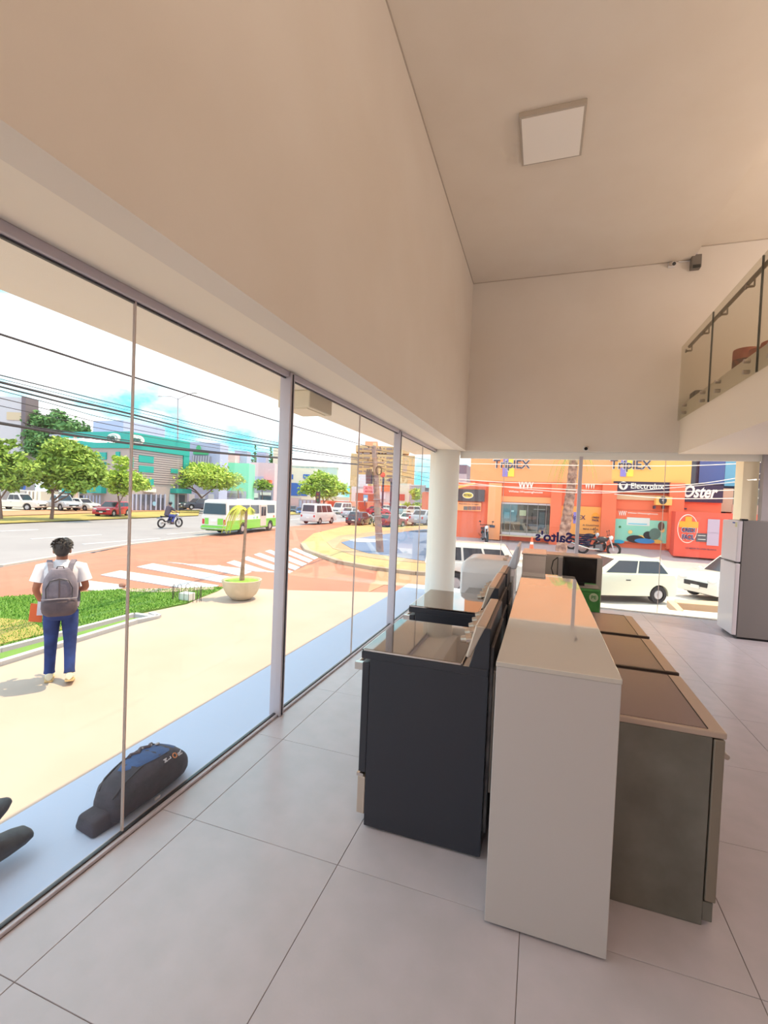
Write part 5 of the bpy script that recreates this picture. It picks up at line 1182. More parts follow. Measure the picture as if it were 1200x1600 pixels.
s_ = B(fs.px(568, 759, 583, 772, 0, .04), 'red_sign', mat('sign_rose', (238, 150, 160), .6), up)
fs.word('letters', 'ALTO', 570.5, 760.5, 581, 764.5, mat('sign_red', (206, 60, 80), .6), s_, .05, .006, .02); fs.word('letters', 'AHORA', 570, 766, 582, 770, mat('sign_red', (206, 60, 80), .6), s_, .05, .006, .02)
s_ = B(fs.px(568, 773, 574.5, 783, 0, .04), 'blue_sign', mat('sign_blue', (110, 176, 220), .6), up); B(fs.px(569, 778, 573.5, 782, .04, .05), 'sign_mark', M_lw, s_)
for y in (780, 806, 833): B(MB().cyl(EYE+ray(590.5+.05*(y-800), y)*pdp, EYE+ray(590.5+.05*(y-800), y+.8)*pdp, .235, n=14), 'band', M_alu, up)
# traffic signal
b = EYE+ray(497, 803)*84; t = thing('traffic_light', 'small dark traffic light on a thin post under the round tree', 'traffic light', b); ft = Fac(b, (RT.x, RT.y))
B(ft.px(496.5, 785, 497.8, 803, 0, .15), 'post', M_lg, t); B(ft.px(494, 768, 500, 786, 0, .5), 'housing', mat('signal_brown', (92, 62, 66), .6), t)
for y, c in ((772, (150, 50, 46)), (777, (150, 130, 60)), (782, (60, 110, 70))): B(ft.disc(497, y, 1.6, 1.8, .5, .6, n=12), 'lens', mat('lens_%d' % c[0]+str(c[2]), c, .4), t)
# billboards and round signs near the tower
for k_, (x0, y0, x1, y1, c, lb) in enumerate(((594, 738, 602, 746, (238, 84, 78), 'red round sign panel in front of the tan tower'), (606, 747, 615, 753, (120, 84, 92), 'dark red double round sign beside the second mullion'), (569, 772, 571, 800, (120, 90, 90), 'thin sign post left of the brown utility pole'))):
    b = EYE+ray((x0+x1)/2, 802)*80; t = thing('roadside_sign', lb, 'sign', b); ft = Fac(b, (RT.x, RT.y))
    B(ft.px((x0+x1)/2-.4, y1, (x0+x1)/2+.4, 802, 0, .1), 'post', M_lg, t)
    B(ft.disc((x0+x1)/2, (y0+y1)/2, (x1-x0)/2, min(5, (y1-y0)/2), .1, .3), 'sign_plate', mat('sgn_%d' % k_, c, .6), t)

# ---------------------------------------------------------------- overhead cables along the building
M_cab = mat('cable_black', (52, 46, 56), .6)
vp = Vector((math.sin(R(6)), -math.cos(R(6)), 0))
fw_ = Fac((PT.x, PT.y), (vp.x, vp.y))
def smooth_pts(P, n=6):
    out = []
    for i in range(len(P)-1):
        p0 = P[max(i-1, 0)]; p1 = P[i]; p2 = P[i+1]; p3 = P[min(i+2, len(P)-1)]
        for j in range(n):
            t = j/n; out.append(.5*((2*p1)+(-p0+p2)*t+(2*p0-5*p1+4*p2-p3)*t*t+(-p0+3*p1-3*p2+p3)*t**3))
    return out+[P[-1]]
def wire(label, px, r, fc, grp, ext=9):
    P = []
    for x, y in px:
        u, z = fc.uv(x, y); P.append(fc.pt(u, z))
    if ext:
        d = (P[0]-P[1]).normalized(); P.insert(0, P[0]+d*ext)
    return tag(MB().tube(smooth_pts(P), r, 6).build('utility_cable', M_cab, smooth=True), label, 'cable', grp)
g1 = 'cables along the avenue side'
wire('single dark cable sweeping across the sky, highest of all', [(0, 522), (205, 588), (440, 660), (545, 689), (584, 700)], .018, fw_, g1)
wire('thin cable just above the thick cable bundle', [(0, 586), (205, 637), (440, 693), (584, 718)], .009, fw_, g1)
wire('upper thick cable bundle below the thin one', [(0, 597), (100, 622), (205, 647), (330, 678), (440, 697), (584, 720)], .019, fw_, g1)
wire('cable sagging right under the upper bundle', [(0, 604), (110, 632), (205, 652), (330, 683), (440, 701), (584, 722)], .014, fw_, g1)
wire('faint thin line between upper bundle and roofs, first', [(0, 610), (205, 662), (440, 706), (584, 724)], .006, fw_, g1)
wire('faint thin line between upper bundle and roofs, second', [(0, 622), (205, 670), (440, 711), (584, 726)], .006, fw_, g1)
wire('faint thin line passing just over the teal roof', [(0, 634), (205, 678), (440, 714), (584, 727)], .005, fw_, g1)
wire('faint fine cable above the single thick lowest one', [(0, 592), (205, 642), (440, 695), (584, 719)], .005, fw_, g1)
wire('thick lowest cable crossing in front of the teal office logos', [(0, 661), (100, 678), (205, 693), (320, 706), (440, 716), (584, 728)], .023, fw_, g1)
wire('second strand twisted along the thick lowest cable', [(36, 660), (60, 668), (100, 674), (205, 689), (320, 704), (440, 715), (584, 727)], .009, fw_, g1, 0)
fs2 = Fac((PT.x, PT.y), (1, .12))
g2 = 'cables from the brown pole towards the column'
for k_, (ys, lb) in enumerate((((702, 712, 722), 'uppermost cable from the brown pole to the column'), ((716, 726, 731), 'second cable from the brown pole to the column'), ((722, 734, 741), 'third cable from the brown pole to the column'), ((728, 744, 756), 'fourth, drooping cable from the brown pole to the column'), ((730, 738, 752), 'lowest cable from the brown pole to the column'))):
    wire(lb, [(586, ys[0]), (630, ys[1]), (690, ys[2])], .012, fs2, g2, 0)
fs3 = Fac((0, 21.5), (1, 0)); M_cab2 = mat('cable_pale', (226, 210, 206), .5)
for k_, (pp, lb) in enumerate(([[(705, 724), (880, 727), (1060, 728), (1200, 722)], 'pale cable across the amber fascia lettering'], [[(705, 748), (800, 754), (960, 757), (1080, 757), (1200, 738)], 'pale cable rising to the blue building at right'], [[(705, 757), (850, 763), (1000, 769), (1200, 764)], 'pale cable across the dark bay signs'], [[(705, 752), (900, 770), (1040, 763), (1200, 748)], 'pale crossing cable dipping near the palm trunk'], [[(960, 772), (1050, 779), (1200, 778)], 'pale cable under the dark right-hand sign'])):
    o = wire(lb, pp, .016, fs3, 'pale cables in front of the orange shop', 0); o.data.materials[0] = M_cab2

# ================================================================ VEHICLES
M_tyre = mat('tyre', (42, 38, 42), .8); M_rim = mat('rim', (190, 184, 190), .35, .5); M_cg = mat('car_glass', (50, 54, 66), .08, spec=.7); M_trim = mat('black_trim', (38, 36, 42), .6)
M_head = mat('headlight', (226, 226, 232), .15); M_tail = mat('tail_red', (200, 40, 44), .3); M_plate = mat('plate', (232, 232, 232), .5)
def wheel(par, x, y, r, wd=.2):
    w_ = MB().lathe([(r*.62, -wd/2), (r*.95, -wd/2), (r, -wd*.3), (r, wd*.3), (r*.95, wd/2), (r*.62, wd/2)], 22).xf(Matrix.Translation((x, y, r)) @ Matrix.Rotation(math.pi/2, 4, 'X')).build('wheel', M_tyre, par, smooth=True)
    s = 1 if y > 0 else -1
    MB().cyl((x, y+s*wd*.2, r), (x, y+s*wd*.42, r), r*.66, r*.5, n=16).cyl((x, y+s*wd*.40, r), (x, y+s*wd*.5, r), r*.16, n=8).build('rim', M_rim, w_)
def vehicle(name, label, cat, loc, hd, L, W, H, paint, wr, wb, belt, hood, cab, group=None, low=.24, nside=2, bed=None, sidepaint=None, scale=1, wx=0, tail=True, inset=.16, roofrack=None):
    """hd: heading vector; cab = (rear bottom, front bottom, rear top, front top) x positions"""
    hd = Vector((hd[0], hd[1], 0)).normalized(); t = thing(name, label, cat, loc, math.atan2(hd.y, hd.x), group)
    t.scale = (scale,)*3
    xs0, xs1 = -L/2, L/2; w1, w2 = wx-wb/2, wx+wb/2; ar = wr*1.16
    pts = [(xs0, low+.12), (xs0-.02, belt*.62), (xs0+.02, (bed if bed else belt)*.86), (xs0+.09, bed if bed else belt-.01)]
    if bed: pts += [(cab[0], bed), (cab[0], belt)]
    else: pts += [(cab[0], belt)]
    pts += [(cab[1], belt+.02), ((cab[1]+xs1-.3)/2, (belt+hood)/2+.05), (xs1-.34, hood-.01), (xs1-.14, hood-.10), (xs1-.03, hood-.25), (xs1, belt*.5), (xs1-.03, low)]
    def arch(cx): return [(cx+ar*math.cos(a), wr+ar*math.sin(a)) for a in [R(v) for v in range(-10, 191, 20)] if wr+ar*math.sin(a) > low]
    for cx in (w2, w1):
        A = arch(cx); pts += [(A[0][0], low)]+A+[(A[-1][0], low)]
    pts += [(xs0+.06, low)]
    MB().prism([(x, -W/2, z) for x, z in pts], (0, W, 0)).build('body', paint, t, bevel=.045, seg=2, smooth=True)
    # dark wheel wells and underside
    MB().bx(xs0+.25, xs1-.25, -W/2+.14, W/2-.14, low-.05, belt*.6).build('underbody', M_trim, t)
    b0, b1, t0, t1 = cab; hw, ht = W/2-.03, W/2-inset
    cb = [(b0, -hw, belt-.03), (b1, -hw, belt-.03), (b1, hw, belt-.03), (b0, hw, belt-.03), (t0, -ht, H), (t1, -ht, H), (t1, ht, H), (t0, ht, H)]
    def hwz(z): return hw+(ht-hw)*(z-belt+.03)/(H-belt+.03)
    cp = [(b0, belt-.03), (b1, belt-.03), (t1, H), (t1+(t0-t1)*.25, H+.012), (t1+(t0-t1)*.6, H+.018), (t0, H)]
    n_ = len(cp); cm = MB(); cm.add([(x, -hwz(z), z) for x, z in cp]+[(x, hwz(z), z) for x, z in cp], [tuple(range(n_-1, -1, -1)), tuple(range(n_, 2*n_))]+[(q, (q+1) % n_, n_+(q+1) % n_, n_+q) for q in range(n_)])
    cm.build('cabin', paint, t, bevel=.05, seg=3, smooth=True)
    cbv = [Vector(v) for v in cb]
    def P4(a, b_, c, d, u, v): return (a.lerp(b_, u)).lerp(d.lerp(c, u), v)
    def pane_(nm, a, b_, c, d, u0, u1, v0, v1, m=M_cg):
        n = (b_-a).cross(d-a).normalized(); ctr = (a+c)/2
        if n.dot(ctr-Vector((0, 0, H*.6))) < 0: n = -n
        q = [P4(a, b_, c, d, u, v)+n*.002 for u, v in ((u0, v0), (u1, v0), (u1, v1), (u0, v1))]
        return MB().hexa(q+[p+n*.012 for p in q]).build(nm, m, t)
    for k_ in range(nside):
        u0 = .07+k_*.86/nside; u1 = u0+.86/nside-.03
        pane_('side_window', cbv[0], cbv[1], cbv[5], cbv[4], u0, u1, .14, .84); pane_('side_window', cbv[3], cbv[2], cbv[6], cbv[7], u0, u1, .14, .84)
    pane_('windshield', cbv[1], cbv[2], cbv[6], cbv[5], .07, .93, .08, .9); pane_('rear_window', cbv[3], cbv[0], cbv[4], cbv[7], .1, .9, .2, .86)
    for x in (w1, w2):
        for s in (-1, 1): wheel(t, x, s*(W/2-.11), wr)
    for s in (-1, 1):
        MB().ell((xs1-.10, s*(W/2-.25), hood-.20), (.12, .2, .085), 12, 7).build('headlight', M_head, t, smooth=True)
        MB().bx(xs0-.015, xs0+.1, s*(W/2-.16)-.09, s*(W/2-.16)+.09, belt*.62, belt*.62+.26).build('tail_light', M_tail, t, bevel=.015)
        MB().ell((b1-.08, s*(W/2+.06), belt+.04), (.07, .10, .06), 10, 6).build('mirror', paint, t, smooth=True)
        MB().bx(-.16+wx, .0+wx, s*(W/2)-.005 if s > 0 else s*W/2-.012, s*(W/2)+.012 if s > 0 else s*W/2+.005, belt-.2, belt-.17).build('door_handle', M_trim, t)
    MB().bx(xs1-.03, xs1+.015, -W*.28, W*.28, belt*.50, belt*.50+.16).build('grille', M_trim, t, bevel=.01)
    MB().bx(xs1-.0, xs1+.03, -.17, .17, belt*.42, belt*.42+.12).build('license_plate', M_plate, t); MB().bx(xs0-.02, xs0+.0, -.17, .17, belt*.55, belt*.55+.12).build('license_plate', M_plate, t)
    return t
def hv(vx, toward):        # heading mixing image-right and towards-camera parts at a pixel column
    return vx
pw = mat('car_white', (226, 220, 216), .2, coat=.4); pr_ = mat('car_red', (196, 34, 56), .2, coat=.4); ps_ = mat('car_silver', (182, 182, 192), .25, .3); pb_ = mat('car_blue', (60, 84, 150), .2, coat=.4); pd_ = mat('car_dark', (58, 60, 76), .2, coat=.4)
AVv = (AV.x, AV.y); OPP = (-AV.x, -AV.y)
# pickups parked across the avenue, facing it
def pickup(label, x, y, depth, hd, paint, sc=1):
    b = EYE+ray(x, y)*depth
    return vehicle('pickup_truck', label, 'pickup truck', b, hd, 5.2, 1.85, 1.78, paint, .38, 3.1, 1.08, 1.05, (-.55, 1.05, -.35, .55), 'pickups parked across the avenue', low=.38, bed=1.02, scale=sc*1.18)
pickup('white pickup truck facing the avenue at the left edge', 28, 797, 56, (.93, .36), pw, .95)
pickup('pale grey pickup parked between the white one and the utility pole', 94, 797, 58, (.80, -.10), ps_, .92)
b = EYE+ray(128, 797)*60; vehicle('car', 'white car nosing out behind the concrete utility pole', 'car', b, (.9, .1), 4.2, 1.75, 1.5, pw, .32, 2.5, .95, .9, (-1.6, .9, -1.2, .3))
b = G(176, 806.5); vehicle('car', 'bright red hatchback driving towards the left on the far carriageway', 'car', b, (.3, -1), 3.7, 1.78, 1.5, pr_, .34, 2.3, .95, .93, (-1.7, .85, -1.3, .2), scale=1.08)
b = EYE+ray(308, 796)*66; vehicle('car', 'dark sedan parked behind the bus under the umbrella tree', 'car', b, (-.35, -1), 4.4, 1.78, 1.45, pd_, .33, 2.6, .92, .9, (-1.7, .8, -1.0, .2), scale=1.05)
# bus
def bus():
    br = G(354, 837.5); hd = Vector((-.10, 1, 0)).normalized(); L, W, H = 8.6, 2.1, 2.62; sc = .97
    side = Vector((-hd.y, hd.x, 0))
    c = br + hd*(L/2)*sc + side*(W/2)*sc; c.z = ZR
    t = thing('bus', 'small green and white passenger bus driving away along the avenue', 'bus', c, math.atan2(hd.y, hd.x)); t.scale = (sc,)*3
    Mw = mat('bus_white', (232, 224, 220), .3, coat=.3); Mg = mat('bus_green', (126, 206, 66), .35, coat=.3)
    wr = .42; w1, w2 = -2.0, 2.6; ar = .5; low = .38
    def prof(z0, z1, x0, x1, arches):
        P = [(x0, z0), (x0, z1), (x1, z1), (x1, z0)]
        if arches:
            for cx in (w2, w1): P += [(cx+ar*math.cos(R(v)), wr+ar*math.sin(R(v))) for v in range(0, 181, 20) if wr+ar*math.sin(R(v)) >= z0]
        return P
    P = [(-L/2, low), (-L/2, 1.0), (L/2, 1.0), (L/2, low)]
    for cx in (w2, w1): P += [(cx+ar*math.cos(R(v)), max(low, wr+ar*math.sin(R(v)))) for v in range(-5, 186, 19)]
    MB().prism([(x, -W/2, z) for x, z in P], (0, W, 0)).build('lower_body', Mg, t, bevel=.02, seg=1)
    MB().hexa([(-L/2, -W/2, 1.0), (L/2, -W/2, 1.0), (L/2, W/2, 1.0), (-L/2, W/2, 1.0), (-L/2+.12, -W/2+.1, H-.1), (L/2-.35, -W/2+.1, H-.1), (L/2-.35, W/2-.1, H-.1), (-L/2+.12, W/2-.1, H-.1)]).build('upper_body', Mw, t, bevel=.05)
    MB().hexa([(-L/2+.10, -W/2+.08, H-.12), (L/2-.33, -W/2+.08, H-.12), (L/2-.33, W/2-.08, H-.12), (-L/2+.10, W/2-.08, H-.12), (-L/2+.25, -W/2+.3, H), (L/2-.6, -W/2+.3, H), (L/2-.6, W/2-.3, H), (-L/2+.25, W/2-.3, H)]).build('roof', mat('bus_roof', (246, 240, 236), .4), t, bevel=.03)
    MB().bx(-.6, .4, -.4, .4, H-.01, H+.09).build('roof_vent', Mw, t, bevel=.03)
    for s in (-1, 1):
        def y(z): return s*(W/2-.1*(z-1)/1.5)
        for x0, x1 in ((-3.95, -2.5), (-2.35, -.95), (-.8, .55), (.65, 1.1) if s > 0 else (2.05, 3.4), (1.2, 3.4) if s > 0 else (2.1, 2.9)):
            if s < 0 and x0 == 2.1: continue
            MB().hexa([(x0, y(1.55), 1.55), (x1, y(1.55), 1.55), (x1, y(1.55)+s*.02, 1.55), (x0, y(1.55)+s*.02, 1.55), (x0, y(2.25), 2.25), (x1, y(2.25), 2.25), (x1, y(2.25)+s*.02, 2.25), (x0, y(2.25)+s*.02, 2.25)]).build('side_window', M_cg, t)
        MB().bx(-L/2+.05, L/2-.1, min(s*W/2, s*(W/2+.012)), max(s*W/2, s*(W/2+.012)), .95, 1.1).build('green_stripe', Mg, t)
    d = MB().bx(.75, 1.75, -W/2-.015, -W/2+.08, .5, 2.25).build('door', mat('bus_door', (214, 196, 190), .5), t)
    for x0 in (.85, 1.3): MB().bx(x0, x0+.36, -W/2-.03, -W/2-.01, 1.35, 2.1).build('door_glass', M_cg, d)
    MB().hexa([(-L/2-.02, -W/2+.12, 1.55), (-L/2+.0, -W/2+.12, 1.55), (-L/2+.0, W/2-.12, 1.55), (-L/2-.02, W/2-.12, 1.55), (-L/2+.05, -W/2+.2, 2.35), (-L/2+.09, -W/2+.2, 2.35), (-L/2+.09, W/2-.2, 2.35), (-L/2+.05, W/2-.2, 2.35)]).build('rear_window', M_cg, t)
    MB().bx(-L/2-.03, -L/2+.02, -W/2+.02, W/2-.02, .7, 1.45).build('rear_panel', Mw, t, bevel=.02)
    MB().bx(-L/2-.05, -L/2, -W/2+.3, -W/2+.75, .78, 1.25).bx(-L/2-.05, -L/2, W/2-.6, W/2-.3, .78, 1.25).build('rear_stripe', Mg, t)
    MB().bx(-L/2-.06, -L/2-.02, -.25, .25, 1.0, 1.15).build('license_plate', M_plate, t)
    MB().bx(-L/2-.14, -L/2+.02, -W/2+.02, W/2-.02, .42, .66).build('bumper', Mg, t, bevel=.03)
    MB().tube([(-L/2-.16, -W/2+.0, .5), (-L/2-.16, W/2, .5)], .03).build('bumper_bar', M_chrome, t)
    for s in (-1, 1): MB().bx(-L/2-.05, -L/2+.04, s*(W/2-.17)-.09, s*(W/2-.17)+.09, .8, 1.18).build('tail_light', M_tail, t, bevel=.01)
    MB().bx(L/2-.42, L/2+.02, -W/2+.12, W/2-.12, 1.35, 1.4).build('wiper_ledge', M_trim, t)
    MB().hexa([(L/2-.03, -W/2+.12, 1.42), (L/2+.0, -W/2+.12, 1.42), (L/2+.0, W/2-.12, 1.42), (L/2-.03, W/2-.12, 1.42), (L/2-.33, -W/2+.2, 2.4), (L/2-.29, -W/2+.2, 2.4), (L/2-.29, W/2-.2, 2.4), (L/2-.33, W/2-.2, 2.4)]).build('windshield', M_cg, t)
    MB().ell((L/2+.15, -W/2-.18, 1.6), (.06, .09, .16), 8, 6).build('mirror', M_trim, t)
    for k_, (x, c) in enumerate(((-.3, (150, 206, 226)), (.2, (140, 206, 110)), (3.2, (226, 120, 90)))): MB().cyl((x, -W/2-.002, 1.25), (x, -W/2-.02, 1.25), .1, n=12).build('sticker', mat('sticker%d' % k_, c, .6), t)
    MB().bx(-L/2+.3, L/2-.3, -W/2+.15, W/2-.15, .3, .8).build('underbody', M_trim, t)
    for x in (w1, w2):
        for s in (-1, 1): wheel(t, x, s*(W/2-.14), wr, .26)
bus()
# white passenger van
def van(label, px, hd, paint, sc=1, L=4.7, W=1.8, H=2.1, grp=None, dpt=None):
    b = G(*px) if dpt is None else EYE+ray(*px)*dpt
    return vehicle('van', label, 'van', b, hd, L, W, H, paint, .33, 2.6, 1.15, 1.12, (-L/2+.04, L/2-.5, -L/2+.18, L/2-1.15), grp, low=.32, nside=3, scale=sc, inset=.12)
van('white passenger van driving away right of the thick mullion', (498, 818), (.04, 1), mat('van_white', (216, 212, 216), .25, coat=.3), 1.06)
van('second white van parked behind the first one', (534, 803), (-.1, -1), pw, 1.0, dpt=86)
# more cars in the avenue traffic
def acar(label, px, hd, paint, sc=1, grp='cars in the avenue traffic', H=1.47, dpt=None, L=4.2):
    b = G(*px) if dpt is None else EYE+ray(*px)*dpt
    return vehicle('car', label, 'car', b, hd, L, 1.75, H, paint, .32, 2.5, .93, .9, (-1.75, .9, -1.25, .25), grp, scale=sc)
acar('dark blue car left of the brown utility pole on the near carriageway', (562, 820), (-.02, 1), pd_, 1.02)
acar('silver blue car just behind the dark blue one', (548, 808), (-.05, 1), ps_, 1.0)
acar('blue hatchback parked half hidden behind the white van', (470, 806), (.6, -1), pb_, 1.0, dpt=80)
acar('dark car behind the thick mullion on the far side', (456, 803), (.6, -1), pd_, 1.0, dpt=86)
acar('white car with dark windows right of the second mullion', (646, 821), (.35, 1), pw, 1.05, L=4.6)
acar('dark red car passing behind the second mullion', (611, 823), (.3, 1), mat('car_maroon', (150, 60, 72), .25), .95)
acar('red car beyond the brown utility pole', (590, 803), (.9, .3), pr_, 1.0, dpt=84)
acar('small bright red car right of the brown utility pole', (594, 806), (.9, .3), mat('car_scarlet', (214, 44, 60), .25), .9, dpt=78)
acar('maroon and silver car behind the second white van', (548, 803), (.7, -.7), mat('car_plum', (120, 84, 104), .25), 1.0, dpt=90)
acar('white car far beyond, left of the second mullion', (608, 801), (1, .1), pw, 1.0, dpt=92)
acar('silver car right of the second mullion, far row', (632, 805), (1, .2), ps_, 1.0, dpt=72)
acar('second silver car of the far row, nearer the column', (652, 806), (1, .2), pw, 1.0, dpt=70)
acar('grey car at the column edge behind the white one', (668, 820), (.35, 1), ps_, 1.0, dpt=46)
acar('white car half behind the thick mullion in the far row', (436, 800), (.4, -1), pw, 1.0, dpt=96)
# parked cars of the side street
b = onz(990, 942, ZR); c1 = onz(1038, 941, ZR); c0 = onz(944, 939, ZR); hd = (c0-c1)
pc_ = mat('car_cream', (236, 234, 214), .2, coat=.4)
cc = (c0+c1)/2 + Vector((hd.y, -hd.x, 0)).normalized()*-.8
if (cc-EYE).length < ((c0+c1)/2-EYE).length: cc = (c0+c1)/2 + Vector((hd.y, -hd.x, 0)).normalized()*.8
cc.z = ZR; cc = cc - Vector((FW.x, FW.y, 0))*.45 - Vector((.5, 0, 0))
pic = vehicle('car', 'pale cream small hatchback parked in the side street, seen side on', 'car', cc, hd, 3.6, 1.6, 1.46, pc_, .285, 2.36, .94, .88, (-1.74, 1.05, -1.25, .2), inset=.2, nside=2)
b = onz(1118, 936, ZR); vehicle('car', 'white car at the right with dark grille facing the shop, partly behind the refrigerator', 'car', b+Vector((.9, .6, 0)), (-.85, -.52), 3.9, 1.68, 1.5, pw, .3, 2.4, .95, .92, (-1.7, .9, -1.3, .2))
b = EYE+ray(772, 902)*16.2; b.z = ZR; vehicle('car', 'white off-road car with dark windows behind the pale appliance and column', 'sport utility car', b, (1, .12), 4.3, 1.8, 1.66, pw, .36, 2.6, 1.08, 1.05, (-2.0, .75, -1.9, .35), nside=3)

# ---------------------------------------------------------------- motorcycles
def motorbike(label, loc, hd, paint, sc=1, grp=None):
    hd = Vector((hd[0], hd[1], 0)).normalized(); t = thing('motorcycle', label, 'motorcycle', loc, math.atan2(hd.y, hd.x), grp); t.scale = (sc,)*3
    for x in (-.68, .68):
        ring_ = [(x+.26*math.cos(2*math.pi*i/20), 0, .31+.26*math.sin(2*math.pi*i/20)) for i in range(21)]
        w_ = MB().tube(ring_, .055, 8).build('wheel', M_tyre, t, smooth=True)
        mb = MB().cyl((x, -.05, .31), (x, .05, .31), .05, n=10)
        for i in range(6):
            a = math.pi*i/6; mb.cyl((x-.27*math.cos(a), 0, .31-.27*math.sin(a)), (x+.27*math.cos(a), 0, .31+.27*math.sin(a)), .006, n=5)
        mb.build('rim', M_rim, w_)
    MB().tube([(.68, .07, .31), (.58, .07, .62), (.46, .07, .92)], .025, 8).tube([(.68, -.07, .31), (.58, -.07, .62), (.46, -.07, .92)], .025, 8).build('fork', M_alu, t)
    MB().tube([(.42, -.36, .98), (.46, -.15, .99), (.46, .15, .99), (.42, .36, .98)], .018, 8).build('handlebar', M_trim, t)
    MB().tube([(.46, 0, .85), (.1, 0, .60), (-.2, 0, .45), (-.68, 0, .33)], .045, 8).tube([(.3, 0, .72), (.2, 0, .35), (-.2, 0, .3)], .035, 8).build('frame', M_trim, t)
    MB().hexa([(-.12, -.12, .22), (.26, -.12, .22), (.26, .12, .22), (-.12, .12, .22), (-.1, -.1, .5), (.2, -.1, .55), (.2, .1, .55), (-.1, .1, .5)]).build('engine', mat('engine_grey', (110, 104, 110), .4, .5), t, bevel=.03)
    MB().ell((.18, 0, .77), (.26, .13, .13), 14, 8).build('fuel_tank', paint, t, smooth=True)
    MB().hexa([(-.72, -.11, .72), (0, -.13, .68), (0, .13, .68), (-.72, .11, .72), (-.75, -.1, .80), (0, -.12, .76), (0, .12, .76), (-.75, .1, .80)]).build('seat', M_trim, t, bevel=.03)
    MB().ell((.56, 0, .86), (.08, .1, .1), 10, 7).build('headlight', M_head, t, smooth=True)
    MB().tube([(.1, -.12, .3), (-.3, -.15, .28), (-.85, -.17, .42)], [.03, .035, .045], 8).build('exhaust', M_chrome, t)
    MB().hexa([(.45, -.06, .60), (.9, -.06, .62), (.9, .06, .62), (.45, .06, .60), (.45, -.06, .63), (.92, -.06, .65), (.92, .06, .65), (.45, .06, .63)]).hexa([(-1.0, -.07, .62), (-.6, -.07, .70), (-.6, .07, .70), (-1.0, .07, .62), (-1.0, -.07, .65), (-.6, -.07, .74), (-.6, .07, .74), (-1.0, .07, .65)]).build('mudguard', paint, t)
    for s in (-1, 1): MB().tube([(.43, s*.3, .99), (.40, s*.34, 1.14)], .008, 5).ell((.4, s*.35, 1.17), (.02, .06, .04), 8, 5).build('mirror', M_trim, t)
    return t
def rider(label, loc, hd, c_sh, c_tr, helmet, sc=1):
    hd = Vector((hd[0], hd[1], 0)).normalized(); t = thing('person', label, 'person', loc, math.atan2(hd.y, hd.x)); t.scale = (sc,)*3
    Jr = [((-.28, 0, .86), (.13, .12)), ((-.22, 0, 1.08), (.12, .10)), ((-.12, 0, 1.30), (.14, .10)), ((-.06, 0, 1.44), .05), ((-.03, 0, 1.55), (.08, .08)), ((-.02, 0, 1.63), .06)]
    Ee = [(0, 1), (1, 2), (2, 3), (3, 4), (4, 5)]
    for s in (-1, 1):
        n0 = len(Jr); Jr += [((-.10, s*.18, 1.36), .055), ((.06, s*.27, 1.15), .042), ((.34, s*.27, 1.02), .03), ((.41, s*.27, 1.0), .028)]; Ee += [(2, n0), (n0, n0+1), (n0+1, n0+2), (n0+2, n0+3)]
        n0 = len(Jr); Jr += [((-.2, s*.12, .84), .085), ((.16, s*.2, .72), .06), ((-.06, s*.2, .36), .042), ((.06, s*.2, .27), .034)]; Ee += [(0, n0), (n0, n0+1), (n0+1, n0+2), (n0+2, n0+3)]
    skin_body('body', Jr, Ee, M_skin, t, sub=1)
    Ms = mat('shirt_%d' % (sum(c_sh)), c_sh, .85); Mt = mat('trouser_%d' % (sum(c_tr)), c_tr, .85)
    mb = MB(); mb.tube([(-.30, 0, .80), (-.25, 0, 1.0), (-.17, 0, 1.2), (-.11, 0, 1.36), (-.08, 0, 1.44)], [.17, .17, .19, .19, .08], 14)
    for s in (-1, 1): mb.tube([(-.10, s*.14, 1.36), (0, s*.24, 1.22), (.10, s*.27, 1.13)], [.075, .07, .06], 10)
    mb.build('shirt', Ms, t, smooth=True)
    mb = MB()
    for s in (-1, 1): mb.tube([(-.25, s*.09, .84), (.15, s*.19, .74), (.05, s*.2, .55), (-.04, s*.2, .38)], [.115, .09, .07, .06], 10)
    mb.build('trousers', Mt, t, smooth=True)
    for s in (-1, 1):
        m2 = MB(); shoe(m2, (-.1, s*.2, .25), (.14, s*.2, .24)); m2.build('shoe', M_trim, t, smooth=True)
        for i in range(4): MB().tube([(.40, s*(.24+i*.018), 1.01), (.44, s*(.24+i*.018), 1.0), (.45, s*(.24+i*.018), .97)], .009, 5).build('finger', M_skin, t)
    MB().ell((-.04, 0, 1.62), (.13, .115, .12), 16, 10).build('helmet' if helmet else 'hair', mat('helmet_dark', (44, 44, 56), .3) if helmet else M_hair, t, smooth=True)
    return t
b = G(266, 824.5); hdm = (.12, 1)
motorbike('motorcycle ridden along the avenue left of the bus', b, hdm, mat('bike_blue', (60, 64, 110), .3), 1.25)
rider('rider in navy jacket and blue trousers on the avenue motorcycle', b, hdm, (84, 72, 88), (62, 72, 150), True, 1.25)
b = G(592, 822); motorbike('motorcycle right of the brown utility pole in the traffic', b, (.3, 1), M_trim, 1.15)
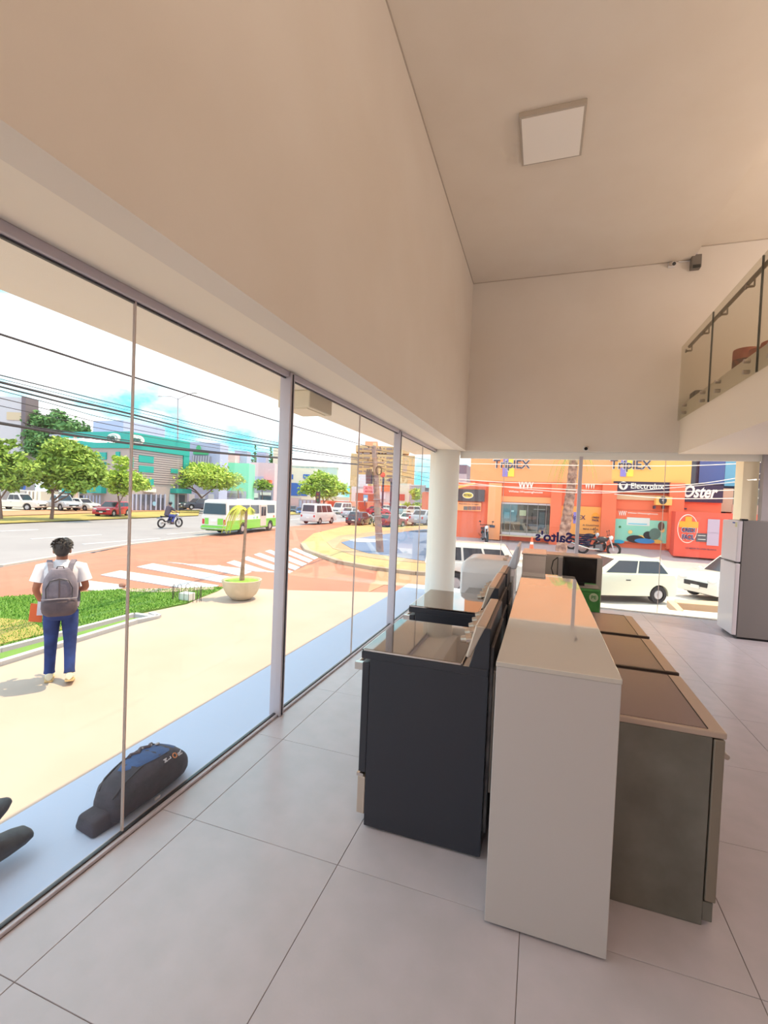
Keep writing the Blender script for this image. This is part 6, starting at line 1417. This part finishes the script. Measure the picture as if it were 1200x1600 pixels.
rider('rider in dark blue on the motorcycle right of the brown utility pole', b, (.3, 1), (58, 62, 104), (70, 62, 80), True, 1.15)
def wz(y): return -.80+(.92)*(y-23.9)/5.1
for px, y, hd, lb, sc in (((757, 836), 26.2, (.3, -1), 'motorcycle parked by the left pillar of the orange shop', 1.0), ((934, 857), 25.2, (1, -.25), 'black motorcycle parked right of the far mullion', 1.05), ((914, 856), 25.9, (1, -.2), 'second motorcycle parked behind the palm trunk', 1.0)):
    p = ony(px[0], px[1], y); p.z = wz(y)+.0
    motorbike(lb, p, hd, mat('bike_dark', (52, 48, 58), .35), sc, 'motorcycles parked at the orange shop')
for px, y, lb in (((831, 845), 25.0, 'orange bollard in front of the shop entrance'), ((945, 840), 26.0, 'orange cone behind the parked motorcycle')):
    p = ony(px[0], px[1], y); p.z = wz(y)
    t = thing('traffic_cone', lb, 'cone', p); MB().bx(-.16, .16, -.16, .16, 0, .04).build('base', M_or1, t); MB().cyl((0, 0, .04), (0, 0, .75), .12, .04, n=14).build('cone', M_or1, t, smooth=True); MB().cyl((0, 0, .38), (0, 0, .50), .088, .073, n=14).build('band', M_lw, t, smooth=True)

# ---------------------------------------------------------------- added unseen fill lights aimed up, brightening the room beyond its daylight
for k_, (x, y, z, e_) in enumerate(((.2, -1.2, 3.4, 40), (5.2, 1.5, 4.3, 46), (5.2, 6.0, 4.3, 40))):
    L = D.lights.new('fill_up', 'AREA'); L.shape = 'SQUARE'; L.size = 1.4; L.energy = e_; L.color = (1, .96, .94)
    o = D.objects.new('fill_up', L); C.objects.link(o); o.location = (x, y, z); o.rotation_euler = (math.pi, 0, 0)
# added unseen fill lights under the mezzanine, brightening the far right
for k_, (x, y, e_) in enumerate(((4.6, 6.9, 38), (5.6, 3.2, 12))):
    L = D.lights.new('fill_under_mezzanine', 'AREA'); L.shape = 'SQUARE'; L.size = .6; L.energy = e_; L.color = (1, .95, .95)
    o = D.objects.new('fill_under_mezzanine', L); C.objects.link(o); o.location = (x, y, 2.72)
